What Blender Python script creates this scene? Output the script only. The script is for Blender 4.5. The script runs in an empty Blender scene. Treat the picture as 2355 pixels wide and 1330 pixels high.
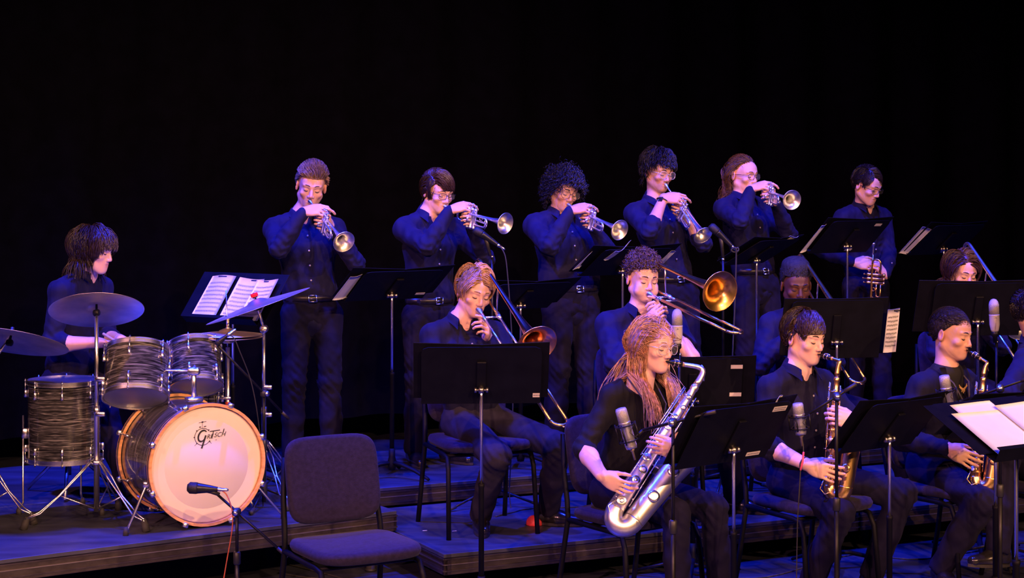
import bpy, math, random
import numpy as np
from mathutils import Vector, Matrix
random.seed(7); RNG = np.random.default_rng(7)
V = lambda *a: np.array(a, dtype=float)
def nrm(v): v = np.asarray(v, float); return v / (np.linalg.norm(v) + 1e-12)
# ---------------------------------------------------------------- camera
F, CX, HY, CZ = 4000.0, 1177.5, 420.0, 1.97        # focal length in pixels, centre column, horizon row, camera height
W_, H_ = 2355.0, 1330.0
sc = bpy.context.scene
cam = bpy.data.cameras.new('camera'); camo = bpy.data.objects.new('camera', cam); sc.collection.objects.link(camo)
cam.sensor_width = 36.0; cam.lens = 36.0 * F / W_; cam.shift_y = -(H_ / 2 - HY) / W_
cam.clip_start = 0.1; cam.clip_end = 200
camo.location = (0, 0, CZ); camo.rotation_euler = (math.pi / 2, 0, 0); sc.camera = camo
def P(px, py, d): return V((px - CX) * d / F, d, CZ - (py - HY) * d / F)      # a measured place at depth d
def G(px, py, z): return P(px, py, F * (CZ - z) / (py - HY))                  # the place on the floor of height z
def pix(p): return (CX + p[0] * F / p[1], HY + (CZ - p[2]) * F / p[1])
# ---------------------------------------------------------------- world, stage lights, exposure
w = bpy.data.worlds.new('house_dark'); sc.world = w; w.use_nodes = True
w.node_tree.nodes['Background'].inputs[0].default_value = (0.25, 0.3, 1, 1)
w.node_tree.nodes['Background'].inputs[1].default_value = 0.0012
sc.view_settings.view_transform = 'Standard'; sc.view_settings.look = 'None'
sc.view_settings.exposure = 0.0; sc.view_settings.gamma = 1.0; sc.view_settings.use_curve_mapping = False
def spot(name, loc, at, power, col, angle=60, blend=0.6, size=0.12):
    l = bpy.data.lights.new(name, 'SPOT'); l.energy = power; l.color = col
    l.spot_size = math.radians(angle); l.spot_blend = blend; l.shadow_soft_size = size
    o = bpy.data.objects.new(name, l); sc.collection.objects.link(o); o.location = loc
    o.rotation_euler = (Vector(at) - Vector(loc)).to_track_quat('-Z', 'Y').to_euler(); return o
AMBER, ROSEL, BLUE = (1.0, 0.50, 0.25), (1.0, 0.40, 0.42), (0.012, 0.035, 1.0)
for i, (p_, t_, e_, c_) in enumerate((((8.0, -8.0, 9.0), (-0.5, 9.0, 0.9), 8200, AMBER), ((2.5, -9.0, 9.6), (-0.3, 9.2, 1.0), 5200, AMBER), ((12.0, -2.0, 8.0), (-0.2, 9.0, 0.8), 4500, AMBER),
                                      ((-5.0, -9.0, 9.6), (0.7, 9.3, 1.2), 6000, ROSEL), ((-10.0, -4.0, 8.6), (0.3, 9.5, 1.2), 4200, ROSEL))):
    spot('front_light', p_, t_, e_, c_, 25, .6, .10)
spot('top_light_blue', (-3.4, 8.6, 6.6), (-1.8, 9.0, 0.4), 3900, BLUE, 75, .8, .15)
spot('top_light_blue', (-0.4, 8.4, 6.8), (0.0, 9.2, 0.4), 3900, BLUE, 75, .8, .15)
spot('top_light_blue', (2.6, 8.8, 6.8), (2.2, 9.8, 0.4), 3300, BLUE, 75, .8, .15)
# ---------------------------------------------------------------- materials
MATS = {}
def M(name, col=(.5, .5, .5), rough=.5, metal=0., var=None, bump=None, spec=.5, sss=0., vcol=None, trans=0., coat=0., sheen=0., coord='Object', emit=None):
    if name in MATS: return MATS[name]
    m = bpy.data.materials.new(name); m.use_nodes = True; nt = m.node_tree; b = nt.nodes['Principled BSDF']
    b.inputs['Base Color'].default_value = (*col, 1); b.inputs['Roughness'].default_value = rough
    b.inputs['Metallic'].default_value = metal; b.inputs['Specular IOR Level'].default_value = spec
    b.inputs['Transmission Weight'].default_value = trans; b.inputs['Coat Weight'].default_value = coat
    b.inputs['Sheen Weight'].default_value = sheen
    if sss: b.inputs['Subsurface Weight'].default_value = sss; b.inputs['Subsurface Radius'].default_value = (.012, .005, .003)
    if emit: b.inputs['Emission Color'].default_value = (*emit[0], 1); b.inputs['Emission Strength'].default_value = emit[1]
    L = nt.links.new; tc = nt.nodes.new('ShaderNodeTexCoord'); co = tc.outputs[coord]
    base = None
    if vcol:
        a = nt.nodes.new('ShaderNodeAttribute'); a.attribute_name = vcol; base = a.outputs['Color']; L(base, b.inputs['Base Color'])
    if var:                       # (scale xyz, amount)
        mp = nt.nodes.new('ShaderNodeMapping'); s = var[0]; mp.inputs['Scale'].default_value = s if hasattr(s, '__len__') else (s, s, s)
        n = nt.nodes.new('ShaderNodeTexNoise'); n.inputs['Detail'].default_value = 5; n.inputs['Scale'].default_value = 1
        L(co, mp.inputs[0]); L(mp.outputs[0], n.inputs[0])
        r = nt.nodes.new('ShaderNodeMapRange'); r.inputs[1].default_value = .3; r.inputs[2].default_value = .7
        r.inputs[3].default_value = 1 - var[1]; r.inputs[4].default_value = 1 + var[1]; L(n.outputs[0], r.inputs[0])
        mx = nt.nodes.new('ShaderNodeMix'); mx.data_type = 'RGBA'; mx.blend_type = 'MULTIPLY'; mx.inputs[0].default_value = 1
        if base: L(base, mx.inputs[6])
        else: mx.inputs[6].default_value = (*col, 1)
        L(r.outputs[0], mx.inputs[7]); L(mx.outputs[2], b.inputs['Base Color'])
    if bump:                      # (scale, strength, distance)
        mp = nt.nodes.new('ShaderNodeMapping'); s = bump[0]; mp.inputs['Scale'].default_value = s if hasattr(s, '__len__') else (s, s, s)
        n = nt.nodes.new('ShaderNodeTexNoise'); n.inputs['Detail'].default_value = 4; n.inputs['Scale'].default_value = 1
        bp = nt.nodes.new('ShaderNodeBump'); bp.inputs['Strength'].default_value = bump[1]; bp.inputs['Distance'].default_value = bump[2]
        L(co, mp.inputs[0]); L(mp.outputs[0], n.inputs[0]); L(n.outputs[0], bp.inputs['Height']); L(bp.outputs[0], b.inputs['Normal'])
    MATS[name] = m; return m
def pearl():                      # dark oyster-pearl drum wrap, streaks running round the shell
    if 'pearl_wrap' in MATS: return MATS['pearl_wrap']
    m = M('pearl_wrap', (.1, .1, .1), .22, .55, coat=.8); nt = m.node_tree; L = nt.links.new; b = nt.nodes['Principled BSDF']
    tc = nt.nodes.new('ShaderNodeTexCoord'); mp = nt.nodes.new('ShaderNodeMapping'); mp.inputs['Scale'].default_value = (4.5, 130, 1)
    n = nt.nodes.new('ShaderNodeTexNoise'); n.inputs['Scale'].default_value = 1; n.inputs['Detail'].default_value = 6; n.inputs['Distortion'].default_value = 1.2
    r = nt.nodes.new('ShaderNodeValToRGB'); e = r.color_ramp.elements
    e[0].position = .34; e[0].color = (.012, .012, .013, 1); e[1].position = .72; e[1].color = (.62, .60, .56, 1)
    x = e.new(.52); x.color = (.10, .10, .10, 1)
    L(tc.outputs['UV'], mp.inputs[0]); L(mp.outputs[0], n.inputs[0]); L(n.outputs[0], r.inputs[0]); L(r.outputs[0], b.inputs['Base Color']); return m
CHROME = M('chrome', (.90, .90, .91), .27, 1, bump=(90, .05, .001))
BLACK_METAL = M('black_metal', (.018, .018, .02), .42, .6, var=(30, .3))
BLACK_PLASTIC = M('black_plastic', (.02, .02, .022), .45, 0, var=(40, .3))
RUBBER = M('rubber', (.03, .03, .03), .75, 0, bump=(120, .3, .001))
STAND_BLACK = M('stand_black_enamel', (.0035, .0038, .0085), .55, 0, spec=.14, var=(12, .25), bump=(60, .08, .001))
FOLDER = M('folder_black_card', (.003, .003, .0075), .6, 0, spec=.12, var=(18, .3), bump=(25, .1, .002))
PAPER = M('sheet_paper', (.82, .82, .80), .7, 0, var=(9, .05), bump=(8, .15, .004))
PAPER2 = M('paper_label', (.68, .62, .56), .7, 0, var=(40, .06))
INK = M('printed_ink', (.03, .03, .035), .6, 0, var=(50, .2))
SILVER = M('silver_plate', (.93, .92, .92), .33, 1, var=(15, .06), bump=(40, .03, .001))
BRASS = M('brass_lacquer', (.88, .56, .20), .27, 1, var=(15, .15), bump=(40, .03, .001))
ROSE = M('rose_brass', (.80, .42, .26), .22, 1, var=(15, .15), bump=(40, .03, .001))
SATIN_SILVER = M('satin_silver', (.90, .89, .86), .36, 1, var=(18, .12), bump=(60, .06, .001))
EBONITE = M('hard_rubber', (.01, .01, .012), .25, 0, var=(30, .3))
TROUSER = M('trouser_cloth', (.0070, .0060, .024), .85, 0, spec=.15, var=(14, .25), bump=((22, 22, 10), .35, .008), sheen=.01)
SHIRTS = [M('shirt_cloth_%s' % n, c, .75, 0, spec=.18, var=(12, .2), bump=((16, 16, 12), .45, .010), sheen=.02) for n, c in
          (('navy', (.0065, .0062, .038)), ('ink', (.0065, .006, .026)), ('charcoal', (.0065, .006, .010)), ('blazer', (.006, .0055, .020)))]
TROUSER2 = M('trouser_cloth_grey', (.020, .0175, .034), .85, 0, spec=.15, var=(14, .25), bump=((22, 22, 10), .35, .008))
SHOE = M('shoe_leather', (.012, .011, .012), .22, 0, var=(30, .3), coat=.4)
CHAIR_FABRIC = M('chair_fabric', (.014, .010, .040), .9, 0, spec=.2, var=(60, .25), bump=(220, .5, .002), sheen=.05)
# ---------------------------------------------------------------- mesh helpers
COL = sc.collection; OFF = {}
def root_off(o):
    while o.parent: o = o.parent
    return OFF.get(o.name, V(0, 0, 0))
def raw(name, v, f, mat, parent=None, smooth=True, off=None, uv=None, vc=None):
    o_ = off if off is not None else (root_off(parent) if parent else V(0, 0, 0))
    me = bpy.data.meshes.new(name); v = np.asarray(v, np.float32) - np.asarray(o_, np.float32)
    if isinstance(f, np.ndarray):
        k = f.shape[1]; n = len(f); me.vertices.add(len(v)); me.vertices.foreach_set('co', v.ravel())
        me.loops.add(n * k); me.loops.foreach_set('vertex_index', f.astype(np.int32).ravel())
        me.polygons.add(n); me.polygons.foreach_set('loop_start', np.arange(n, dtype=np.int32) * k)
        me.polygons.foreach_set('loop_total', np.full(n, k, np.int32)); me.update(calc_edges=True)
    else: me.from_pydata([tuple(map(float, x)) for x in v], [], f); me.update()
    if smooth: me.polygons.foreach_set('use_smooth', np.ones(len(me.polygons), bool))
    if uv is not None:
        l = me.uv_layers.new(name='UVMap'); li = np.zeros(len(me.loops), np.int32); me.loops.foreach_get('vertex_index', li)
        l.data.foreach_set('uv', np.asarray(uv, np.float32)[li].ravel())
    if vc is not None:
        a = me.color_attributes.new('tint', 'FLOAT_COLOR', 'POINT'); c = np.ones((len(v), 4), np.float32); c[:, :3] = vc; a.data.foreach_set('color', c.ravel())
    me.materials.append(mat); o = bpy.data.objects.new(name, me); COL.objects.link(o)
    if parent: o.parent = parent
    elif off is not None: o.location = off; OFF[o.name] = V(*off)
    return o
def thing(name, label, cat, loc=(0, 0, 0), rz=0., group=None, local=False):
    o = bpy.data.objects.new(name, None); COL.objects.link(o); o.location = loc; o.rotation_euler = (0, 0, rz); o.empty_display_size = .05
    if not local: OFF[o.name] = V(*loc)
    return tag(o, label, cat, group)
def tag(o, label, cat, group=None):
    o['label'] = label; o['category'] = cat
    if group: o['group'] = group
    return o
def perp(d):
    d = nrm(d); a = V(0, 0, 1) if abs(d[2]) < .9 else V(1, 0, 0); u = nrm(np.cross(a, d)); return u, np.cross(d, u)
class MB:
    def __init__(s): s.v = []; s.f = []; s.uv = []
    def add(s, v, f, uv=None):
        b = len(s.v); s.v += [tuple(map(float, x)) for x in v]; s.f += [tuple(i + b for i in q) for q in f]
        s.uv += list(uv) if uv is not None else [(0, 0)] * len(v); return s
    def box(s, c, half, ax=None, bev=0.):
        c = V(*c); ax = np.eye(3) if ax is None else np.array(ax); h = np.array(half, float)
        if bev <= 0:
            v = [c + ax.T @ (h * V(i, j, k)) for i in (-1, 1) for j in (-1, 1) for k in (-1, 1)]
            return s.add(v, [(0, 1, 3, 2), (4, 6, 7, 5), (0, 4, 5, 1), (2, 3, 7, 6), (0, 2, 6, 4), (1, 5, 7, 3)])
        b = min(bev, h.min() * .95); vs = []
        for k, ins in ((-1, b), (-1, 0), (1, 0), (1, b)):      # chamfered prism along the third axis
            z = h[2] * k - (0 if ins else (b * k)); r = []
            for (i, j) in ((-1, -1), (1, -1), (1, 1), (-1, 1)):
                x, y = h[0] * i, h[1] * j
                if ins: x -= i * b; y -= j * b; r += [(x, y), (x, y)]
                elif i * j > 0: r += [(x, y - j * b), (x - i * b, y)] if (i, j) == (1, 1) else [(x, y - j * b), (x - i * b, y)]
                else: r += [(x - i * b, y), (x, y - j * b)]
            vs += [c + ax.T @ V(x, y, z) for x, y in r]
        f = [tuple(range(7, -1, -1)), tuple(range(24, 32))]
        for l in range(3): f += [(l * 8 + i, l * 8 + (i + 1) % 8, l * 8 + 8 + (i + 1) % 8, l * 8 + 8 + i) for i in range(8)]
        return s.add(vs, f)
    def tube(s, pts, r, n=10, caps=True, flat=None, up=None):
        pts = [V(*p) for p in pts]; m = len(pts); rs = [r] * m if np.isscalar(r) else list(r)
        tg = [nrm(pts[min(i + 1, m - 1)] - pts[max(i - 1, 0)]) for i in range(m)]
        u = perp(tg[0])[0] if up is None else nrm(np.cross(up, tg[0])); vs = []
        for i in range(m):
            u = nrm(u - tg[i] * (u @ tg[i])); w_ = np.cross(tg[i], u)
            for k in range(n):
                a = 2 * math.pi * k / n; vs.append(pts[i] + rs[i] * (math.cos(a) * u + math.sin(a) * w_ * (flat or 1)))
        f = [(i * n + k, i * n + (k + 1) % n, (i + 1) * n + (k + 1) % n, (i + 1) * n + k) for i in range(m - 1) for k in range(n)]
        if caps: f += [tuple(range(n - 1, -1, -1)), tuple(range((m - 1) * n, m * n))]
        return s.add(vs, f)
    def lathe(s, o, ax, prof, n=24, u=None, close=False, cap=True):    # prof: (radius, distance along the axis)
        o = V(*o); ax = nrm(ax); u, w_ = perp(ax) if u is None else (nrm(u), nrm(np.cross(ax, u))); vs = []; uv = []; m = len(prof)
        for r, h in prof:
            for k in range(n):
                a = 2 * math.pi * k / n; vs.append(o + ax * h + max(r, 1e-5) * (math.cos(a) * u + math.sin(a) * w_))
                uv.append((.5 - .5 * math.cos(a) if False else abs(k / n * 2 - 1), h))
        f = [(i * n + k, i * n + (k + 1) % n, (i + 1) * n + (k + 1) % n, (i + 1) * n + k) for i in range(m - 1) for k in range(n)]
        if close: f += [((m - 1) * n + k, (m - 1) * n + (k + 1) % n, (k + 1) % n, k) for k in range(n)]
        elif cap: f += [tuple(range(n - 1, -1, -1)), tuple(range((m - 1) * n, m * n))]
        return s.add(vs, f, uv)
    def ball(s, c, r, n=10, ax=None):
        c = V(*c); r = V(r, r, r) if np.isscalar(r) else V(*r); ax = np.eye(3) if ax is None else np.array(ax); vs = []; m = max(5, n // 2 + 1)
        for i in range(m):
            t = math.pi * (i + .02 if i == 0 else i - .02 if i == m - 1 else i) / (m - 1)
            for k in range(n):
                a = 2 * math.pi * k / n; vs.append(c + ax.T @ (r * V(math.sin(t) * math.cos(a), math.sin(t) * math.sin(a), math.cos(t))))
        f = [(i * n + k, (i + 1) * n + k, (i + 1) * n + (k + 1) % n, i * n + (k + 1) % n) for i in range(m - 1) for k in range(n)]
        f += [tuple(range(n)), tuple(range(m * n - 1, (m - 1) * n - 1, -1))]
        return s.add(vs, f)
    def sheet(s, fn, nu, nv, th=0.):        # fn(u,v) -> point; thickness along the local normal
        g = np.array([[fn(i / nu, j / nv) for j in range(nv + 1)] for i in range(nu + 1)]); du = np.gradient(g, axis=0); dv = np.gradient(g, axis=1)
        nn = np.cross(du, dv); nn /= np.linalg.norm(nn, axis=2, keepdims=True) + 1e-12; W = nv + 1; K = (nu + 1) * W
        q = [(i * W + j, (i + 1) * W + j, (i + 1) * W + j + 1, i * W + j + 1) for i in range(nu) for j in range(nv)]
        if th <= 0: return s.add(g.reshape(-1, 3), q)
        v = np.concatenate([(g + nn * th / 2).reshape(-1, 3), (g - nn * th / 2).reshape(-1, 3)])
        f = q + [tuple(K + i for i in reversed(x)) for x in q]
        rim = [i * W for i in range(nu + 1)] + [nu * W + j for j in range(1, nv + 1)] + [i * W + nv for i in range(nu - 1, -1, -1)] + [j for j in range(nv - 1, 0, -1)]
        f += [(rim[i], K + rim[i], K + rim[(i + 1) % len(rim)], rim[(i + 1) % len(rim)])[::-1] for i in range(len(rim))]
        return s.add(v, f)
    def build(s, name, mat, parent=None, smooth=True, off=None, sharp=None):
        o = raw(name, np.array(s.v), s.f, mat, parent, smooth, off, uv=s.uv)
        if smooth and sharp:
            try: o.data.set_sharp_from_angle(angle=math.radians(sharp))
            except Exception: pass
        return o
def bez(a, b, c, d, n=12):
    a, b, c, d = map(lambda x: V(*x), (a, b, c, d))
    return [(1 - t) ** 3 * a + 3 * (1 - t) ** 2 * t * b + 3 * (1 - t) * t * t * c + t ** 3 * d for t in np.linspace(0, 1, n)]
def arc(c, u, v, r, a0, a1, n=10):
    return [V(*c) + r * (math.cos(t) * V(*u) + math.sin(t) * V(*v)) for t in np.linspace(math.radians(a0), math.radians(a1), n)]
def copy_thing(root, loc, rz, label=None):
    r = root.copy(); COL.objects.link(r); r.location = loc; r.rotation_euler = (0, 0, rz)
    if label: r['label'] = label
    for ch in list(root.children):
        c = ch.copy(); COL.objects.link(c); c.parent = r
        for g in ch.children:
            d = g.copy(); COL.objects.link(d); d.parent = c
    return r
def text_mesh(name, body, size, o, right, up, mat, parent, shear=0., ext=.0004, align='LEFT'):
    c = bpy.data.curves.new(name, 'FONT'); c.body = body; c.size = size; c.extrude = ext; c.shear = shear; c.align_x = align; c.resolution_u = 3
    t = bpy.data.objects.new(name, c); COL.objects.link(t); dg = bpy.context.evaluated_depsgraph_get()
    me = t.evaluated_get(dg).to_mesh(); co = np.zeros(len(me.vertices) * 3); me.vertices.foreach_get('co', co); co = co.reshape(-1, 3)
    f = [tuple(p.vertices) for p in me.polygons]; right = nrm(right); up = nrm(up); n = np.cross(right, up)
    v = V(*o) + co[:, :1] * right + co[:, 1:2] * up + co[:, 2:3] * n
    bpy.data.objects.remove(t); bpy.data.curves.remove(c)
    return raw(name, v, f, mat, parent, smooth=False)
# ---------------------------------------------------------------- distance fields for bodies, clothes and hair
class SDF:
    def __init__(s, lo, hi, h):
        s.h = h; s.lo = np.array(lo, np.float32) - 3 * h; s.n = np.ceil((np.array(hi) + 3 * h - s.lo) / h).astype(int) + 1
        s.f = np.full(s.n, .5, np.float32)
    def _rg(s, lo, hi):
        a = np.clip(np.floor((np.array(lo) - s.lo) / s.h).astype(int), 0, s.n - 1); b = np.clip(np.ceil((np.array(hi) - s.lo) / s.h).astype(int) + 1, 1, s.n)
        if (b <= a).any(): return None
        sl = tuple(slice(int(a[i]), int(b[i])) for i in range(3)); c = [s.lo[i] + s.h * np.arange(a[i], b[i], dtype=np.float32) for i in range(3)]
        return sl, c[0][:, None, None], c[1][None, :, None], c[2][None, None, :]
    def _put(s, sl, d, k, sub):
        a = s.f[sl]
        if sub: a = -a
        if k > 0:
            h = np.maximum(k - np.abs(a - d), 0) / k; r = np.minimum(a, d) - h * h * k * .25
        else: r = np.minimum(a, d)
        s.f[sl] = -r if sub else r
    def cap(s, a, b, ra, rb=None, k=.01, lat=None, ratio=1., sub=False):
        a = V(*a); b = V(*b); rb = ra if rb is None else rb; m = max(ra, rb) * max(1, ratio) + k + 2 * s.h
        g = s._rg(np.minimum(a, b) - m, np.maximum(a, b) + m)
        if g is None: return
        sl, x, y, z = g; dx, dy, dz = x - np.float32(a[0]), y - np.float32(a[1]), z - np.float32(a[2]); ba = b - a
        if lat is not None:
            lat = nrm(lat); q = np.float32(1 - 1 / ratio); pl = (dx * lat[0] + dy * lat[1] + dz * lat[2]).astype(np.float32) * q
            dx = dx - pl * np.float32(lat[0]); dy = dy - pl * np.float32(lat[1]); dz = dz - pl * np.float32(lat[2]); ba = ba - lat * (ba @ lat) * float(q)
        bb = float(ba @ ba) + 1e-9; ba = ba.astype(np.float32)
        t = np.clip((dx * ba[0] + dy * ba[1] + dz * ba[2]) / np.float32(bb), 0, 1)
        d = np.sqrt((dx - t * ba[0]) ** 2 + (dy - t * ba[1]) ** 2 + (dz - t * ba[2]) ** 2) - (np.float32(ra) + np.float32(rb - ra) * t)
        s._put(sl, d, k, sub)
    def ell(s, c, r, k=.01, ax=None, sub=False):      # ax rows: local axes in world
        c = V(*c); r = V(*r); ax = np.eye(3) if ax is None else np.array(ax); m = np.sqrt(((ax.T * r) ** 2).sum(1)) + k + 2 * s.h
        g = s._rg(c - m, c + m)
        if g is None: return
        sl, x, y, z = g; dx, dy, dz = x - np.float32(c[0]), y - np.float32(c[1]), z - np.float32(c[2]); k0 = 0; k1 = 0
        for i in range(3):
            q = (dx * np.float32(ax[i][0]) + dy * np.float32(ax[i][1]) + dz * np.float32(ax[i][2])) / np.float32(r[i]); k0 = k0 + q * q; k1 = k1 + (q / np.float32(r[i])) ** 2
        k0 = np.sqrt(k0); d = k0 * (k0 - 1) / (np.sqrt(k1) + 1e-6); s._put(sl, d.astype(np.float32), k, sub)
    def mesh(s):
        f = s.f; ng = (f < 0); c = np.zeros(np.array(f.shape) - 1, np.uint8); u8 = ng.view(np.uint8)
        offs = [(i, j, k) for i in (0, 1) for j in (0, 1) for k in (0, 1)]; sh = c.shape
        for (i, j, k) in offs: c += u8[i:i + sh[0], j:j + sh[1], k:k + sh[2]]
        cells = np.argwhere((c > 0) & (c < 8)); idm = np.full(sh, -1, np.int32); idm[tuple(cells.T)] = np.arange(len(cells))
        val = np.stack([f[cells[:, 0] + i, cells[:, 1] + j, cells[:, 2] + k] for (i, j, k) in offs], 1)
        acc = np.zeros((len(cells), 3)); cnt = np.zeros(len(cells))
        for a in range(8):
            for b in range(a + 1, 8):
                if sum(abs(offs[a][i] - offs[b][i]) for i in range(3)) != 1: continue
                v0, v1 = val[:, a], val[:, b]; x = (v0 < 0) != (v1 < 0); t = np.where(x, v0 / np.where(x, v0 - v1, 1), 0)
                p = np.array(offs[a]) + t[:, None] * (np.array(offs[b]) - np.array(offs[a])); acc += p * x[:, None]; cnt += x
        v = s.lo + (cells + acc / cnt[:, None]) * s.h; Q = []
        for ax in range(3):
            a1, a2 = (ax + 1) % 3, (ax + 2) % 3; s0 = [slice(None)] * 3; s1 = [slice(None)] * 3; s0[ax] = slice(0, -1); s1[ax] = slice(1, None)
            e = np.argwhere(ng[tuple(s0)] != ng[tuple(s1)]); e = e[(e[:, a1] > 0) & (e[:, a2] > 0) & (e[:, a1] < f.shape[a1] - 1) & (e[:, a2] < f.shape[a2] - 1)]
            q = []
            for (o1, o2) in ((-1, -1), (0, -1), (0, 0), (-1, 0)):
                cc = e.copy(); cc[:, a1] += o1; cc[:, a2] += o2; q.append(idm[tuple(cc.T)])
            q = np.stack(q, 1); fl = ~ng[tuple(e.T)]; q[fl] = q[fl][:, ::-1]; Q.append(q)
        q = np.concatenate(Q); q = q[(q >= 0).all(1)]
        return v, q
def wob(p, f, seed=0):       # smooth pseudo noise in -1..1
    r = np.random.default_rng(seed); a = r.normal(size=(4, 3)) * f; ph = r.uniform(0, 6.28, 8)
    q = [p @ a[i] + ph[i] for i in range(4)]
    return np.sin(q[0] + 1.6 * np.sin(q[1])) * .6 + np.sin(q[2] + 1.3 * np.sin(q[3])) * .4
def displace(o, fn):
    me = o.data; n = len(me.vertices); co = np.zeros(n * 3, np.float32); me.vertices.foreach_get('co', co); co = co.reshape(-1, 3)
    no = np.zeros(n * 3, np.float32); me.vertex_normals.foreach_get('vector', no); no = no.reshape(-1, 3)
    co = co + no * fn(co + root_off(o).astype(np.float32) if o.parent else co)[:, None]; me.vertices.foreach_set('co', co.astype(np.float32).ravel()); me.update()
# ================================================================ people
def body_axes(psi):
    a = math.radians(psi); f = V(math.sin(a), -math.cos(a), 0); r = V(-math.cos(a), -math.sin(a), 0); return f, r     # forward, person's right
def head_axes(hy, hp, hr=0):
    a, b, c = map(math.radians, (hy, hp, hr)); y = V(math.sin(a) * math.cos(b), -math.cos(a) * math.cos(b), -math.sin(b)); x = V(-math.cos(a), -math.sin(a), 0)
    z = np.cross(x, y); return np.array([x * math.cos(c) + z * math.sin(c), y, z * math.cos(c) - x * math.sin(c)])     # rows: right, forward, up
MOUTH = V(0, .098, -.066)
def ik(a, b, l1, l2, pole):
    a, b = V(*a), V(*b); d = b - a; L = np.linalg.norm(d); s = max(1., L / (l1 + l2) * 1.005); l1 *= s; l2 *= s
    d /= L; x = (L * L + l1 * l1 - l2 * l2) / (2 * L); h = math.sqrt(max(l1 * l1 - x * x, 1e-6)); p = V(*pole); p = nrm(p - d * (p @ d)); return a + d * x + p * h
SKINS = {}
def skin_mat(key):
    return M('skin_' + key, (.6, .4, .3), .48, 0, vcol='tint', sss=.12, spec=.35, var=(25, .06), bump=(160, .12, .001))
def head_field(S, H, A, cheek=0., jaw=1., nose=1., lip=1.):
    T = lambda *p: H + A.T @ V(*p)
    S.ell(T(0, -.014, .030), (.0745, .095, .086), .0, A)
    S.ell(T(0, .030, -.030), (.0585, .064, .082), .03, A)
    S.ell(T(0, .060, .035), (.055, .032, .045), .03, A)
    for s in (-1, 1):
        S.cap(T(s * .052, -.002, -.055), T(s * .014, .066, -.098), .018 * jaw, .017, .028)
        S.ell(T(s * .043, .066, -.030), (.020, .018, .016), .02, A)
        if cheek: S.ell(T(s * .040, .062, -.058), (.024 + cheek, .022 + cheek, .022 + cheek), .02, A)
    S.ell(T(0, .076, -.096), (.020, .018, .017), .02, A)
    S.ell(T(0, .075, -.066), (.030, .020, .026), .02, A)
    for s in (-1, 1): S.ell(T(s * .031, .1035, -.003), (.0185, .017, .0125), .012, A, sub=True)
    for s in (-1, 1):
        S.ell(T(s * .031, .0765, -.004), (.0155, .0145, .0125), .004, A)
        S.cap(T(s * .012, .0935, .0185), T(s * .046, .080, .020), .0075, .006, .012)
    S.cap(T(0, .090, .012), T(0, .1085, -.036), .0065, .0105 * nose, .010)
    for s in (-1, 1): S.ell(T(s * .0115, .099, -.041), (.0085, .010, .0075), .007, A)
    S.cap(T(-.016, .0895, -.0625), T(.016, .0895, -.0625), .0055 * lip, None, .006)
    S.cap(T(-.014, .0890, -.0735), T(.014, .0890, -.0735), .0062 * lip, None, .006)
    S.cap(T(-.019, .097, -.0680), T(.019, .097, -.0680), .0030, None, .004, sub=True)
    for s in (-1, 1):
        ea = np.array([A[0] * math.cos(.35) - s * A[1] * math.sin(.35) * 1, s * A[0] * math.sin(.35) + A[1] * math.cos(.35), A[2]])
        S.ell(T(s * .080, -.010, -.008), (.0085, .019, .031), .006, ea)
        S.ell(T(s * .0885, -.006, -.004), (.006, .010, .018), .004, ea, sub=True)
def hand_field(S, W, f, n, side, curl=(40, 45, 30), spread=4, thumb=(.55, .55, .35), tcurl=25, dcurl=(0, 0, 0, 0), sc=1.):
    f = nrm(f); n = nrm(V(*n) - f * (V(*n) @ f)); t = np.cross(f, n) * (1 if side == 'R' else -1); W = V(*W)
    S.cap(W, W + f * .03 * sc, .025 * sc, .028 * sc, .012, n, .72)
    c = [(.029, .092), (.0095, .096), (-.010, .092), (-.0285, .083)]
    for x, l in c: S.cap(W + (f * .03 + t * x * .75) * sc, W + (f * l + t * x) * sc, .0135 * sc, .0105 * sc, .010)
    S.ell(W + (f * .055 - n * .002) * sc, (.040 * sc, .038 * sc, .0135 * sc), .012, np.array([t, f, n]))
    L = [(.043, .026, .021), (.048, .030, .022), (.044, .028, .021), (.034, .021, .019)]
    for i, (x, l) in enumerate(c):
        p = W + (f * l + t * x) * sc; ang = 0.; sp = math.radians(spread * (1.5 - i)); d0 = f * math.cos(sp) + t * math.sin(sp); r0 = .0088 if i < 3 else .0078
        for j in range(3):
            ang += math.radians(curl[j] + dcurl[i]); d = d0 * math.cos(ang) + n * math.sin(ang); q = p + d * L[i][j] * sc
            S.cap(p, q, (r0 - .0006 * j) * sc, (r0 - .0006 * (j + 1)) * sc, .002); p = q
    p = W + (f * .028 + t * .026 + n * .006) * sc; d = nrm(t * thumb[0] + f * thumb[1] + n * thumb[2]); b = nrm(f * .7 - t * .5 + n * .35)
    for j, (l, r) in enumerate(((.040, .0135), (.034, .0105), (.027, .0092))):
        q = p + d * l * sc; S.cap(p, q, r * sc, (r - .0015) * sc, .008 if j == 0 else .003); p = q; d = nrm(d + b * math.tan(math.radians(tcurl)))
def ribbon_locks(path, w, sides=3):
    # path (n, m, 3), w (n, m): tapered locks of hair
    n, m, _ = path.shape; tg = nrm_rows(np.gradient(path, axis=1)); u = nrm_rows(np.cross(tg, nrm_rows(path) + 1e-4)); v = np.cross(tg, u); vs = []
    for k in range(sides):
        a = 2 * math.pi * k / sides; vs.append(path + w[..., None] * (math.cos(a) * u * 1.3 + math.sin(a) * v * .8))
    vs = np.stack(vs, 2); idx = np.arange(n * m * sides).reshape(n, m, sides); a = idx[:, :-1]; b = idx[:, 1:]; e = [0, 2] if sides == 3 else list(range(sides)); a2, b2 = np.roll(a, -1, 2)[:, :, e], np.roll(b, -1, 2)[:, :, e]
    return vs.reshape(-1, 3), np.stack([a[:, :, e], a2, b2, b[:, :, e]], -1).reshape(-1, 4)
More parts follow.
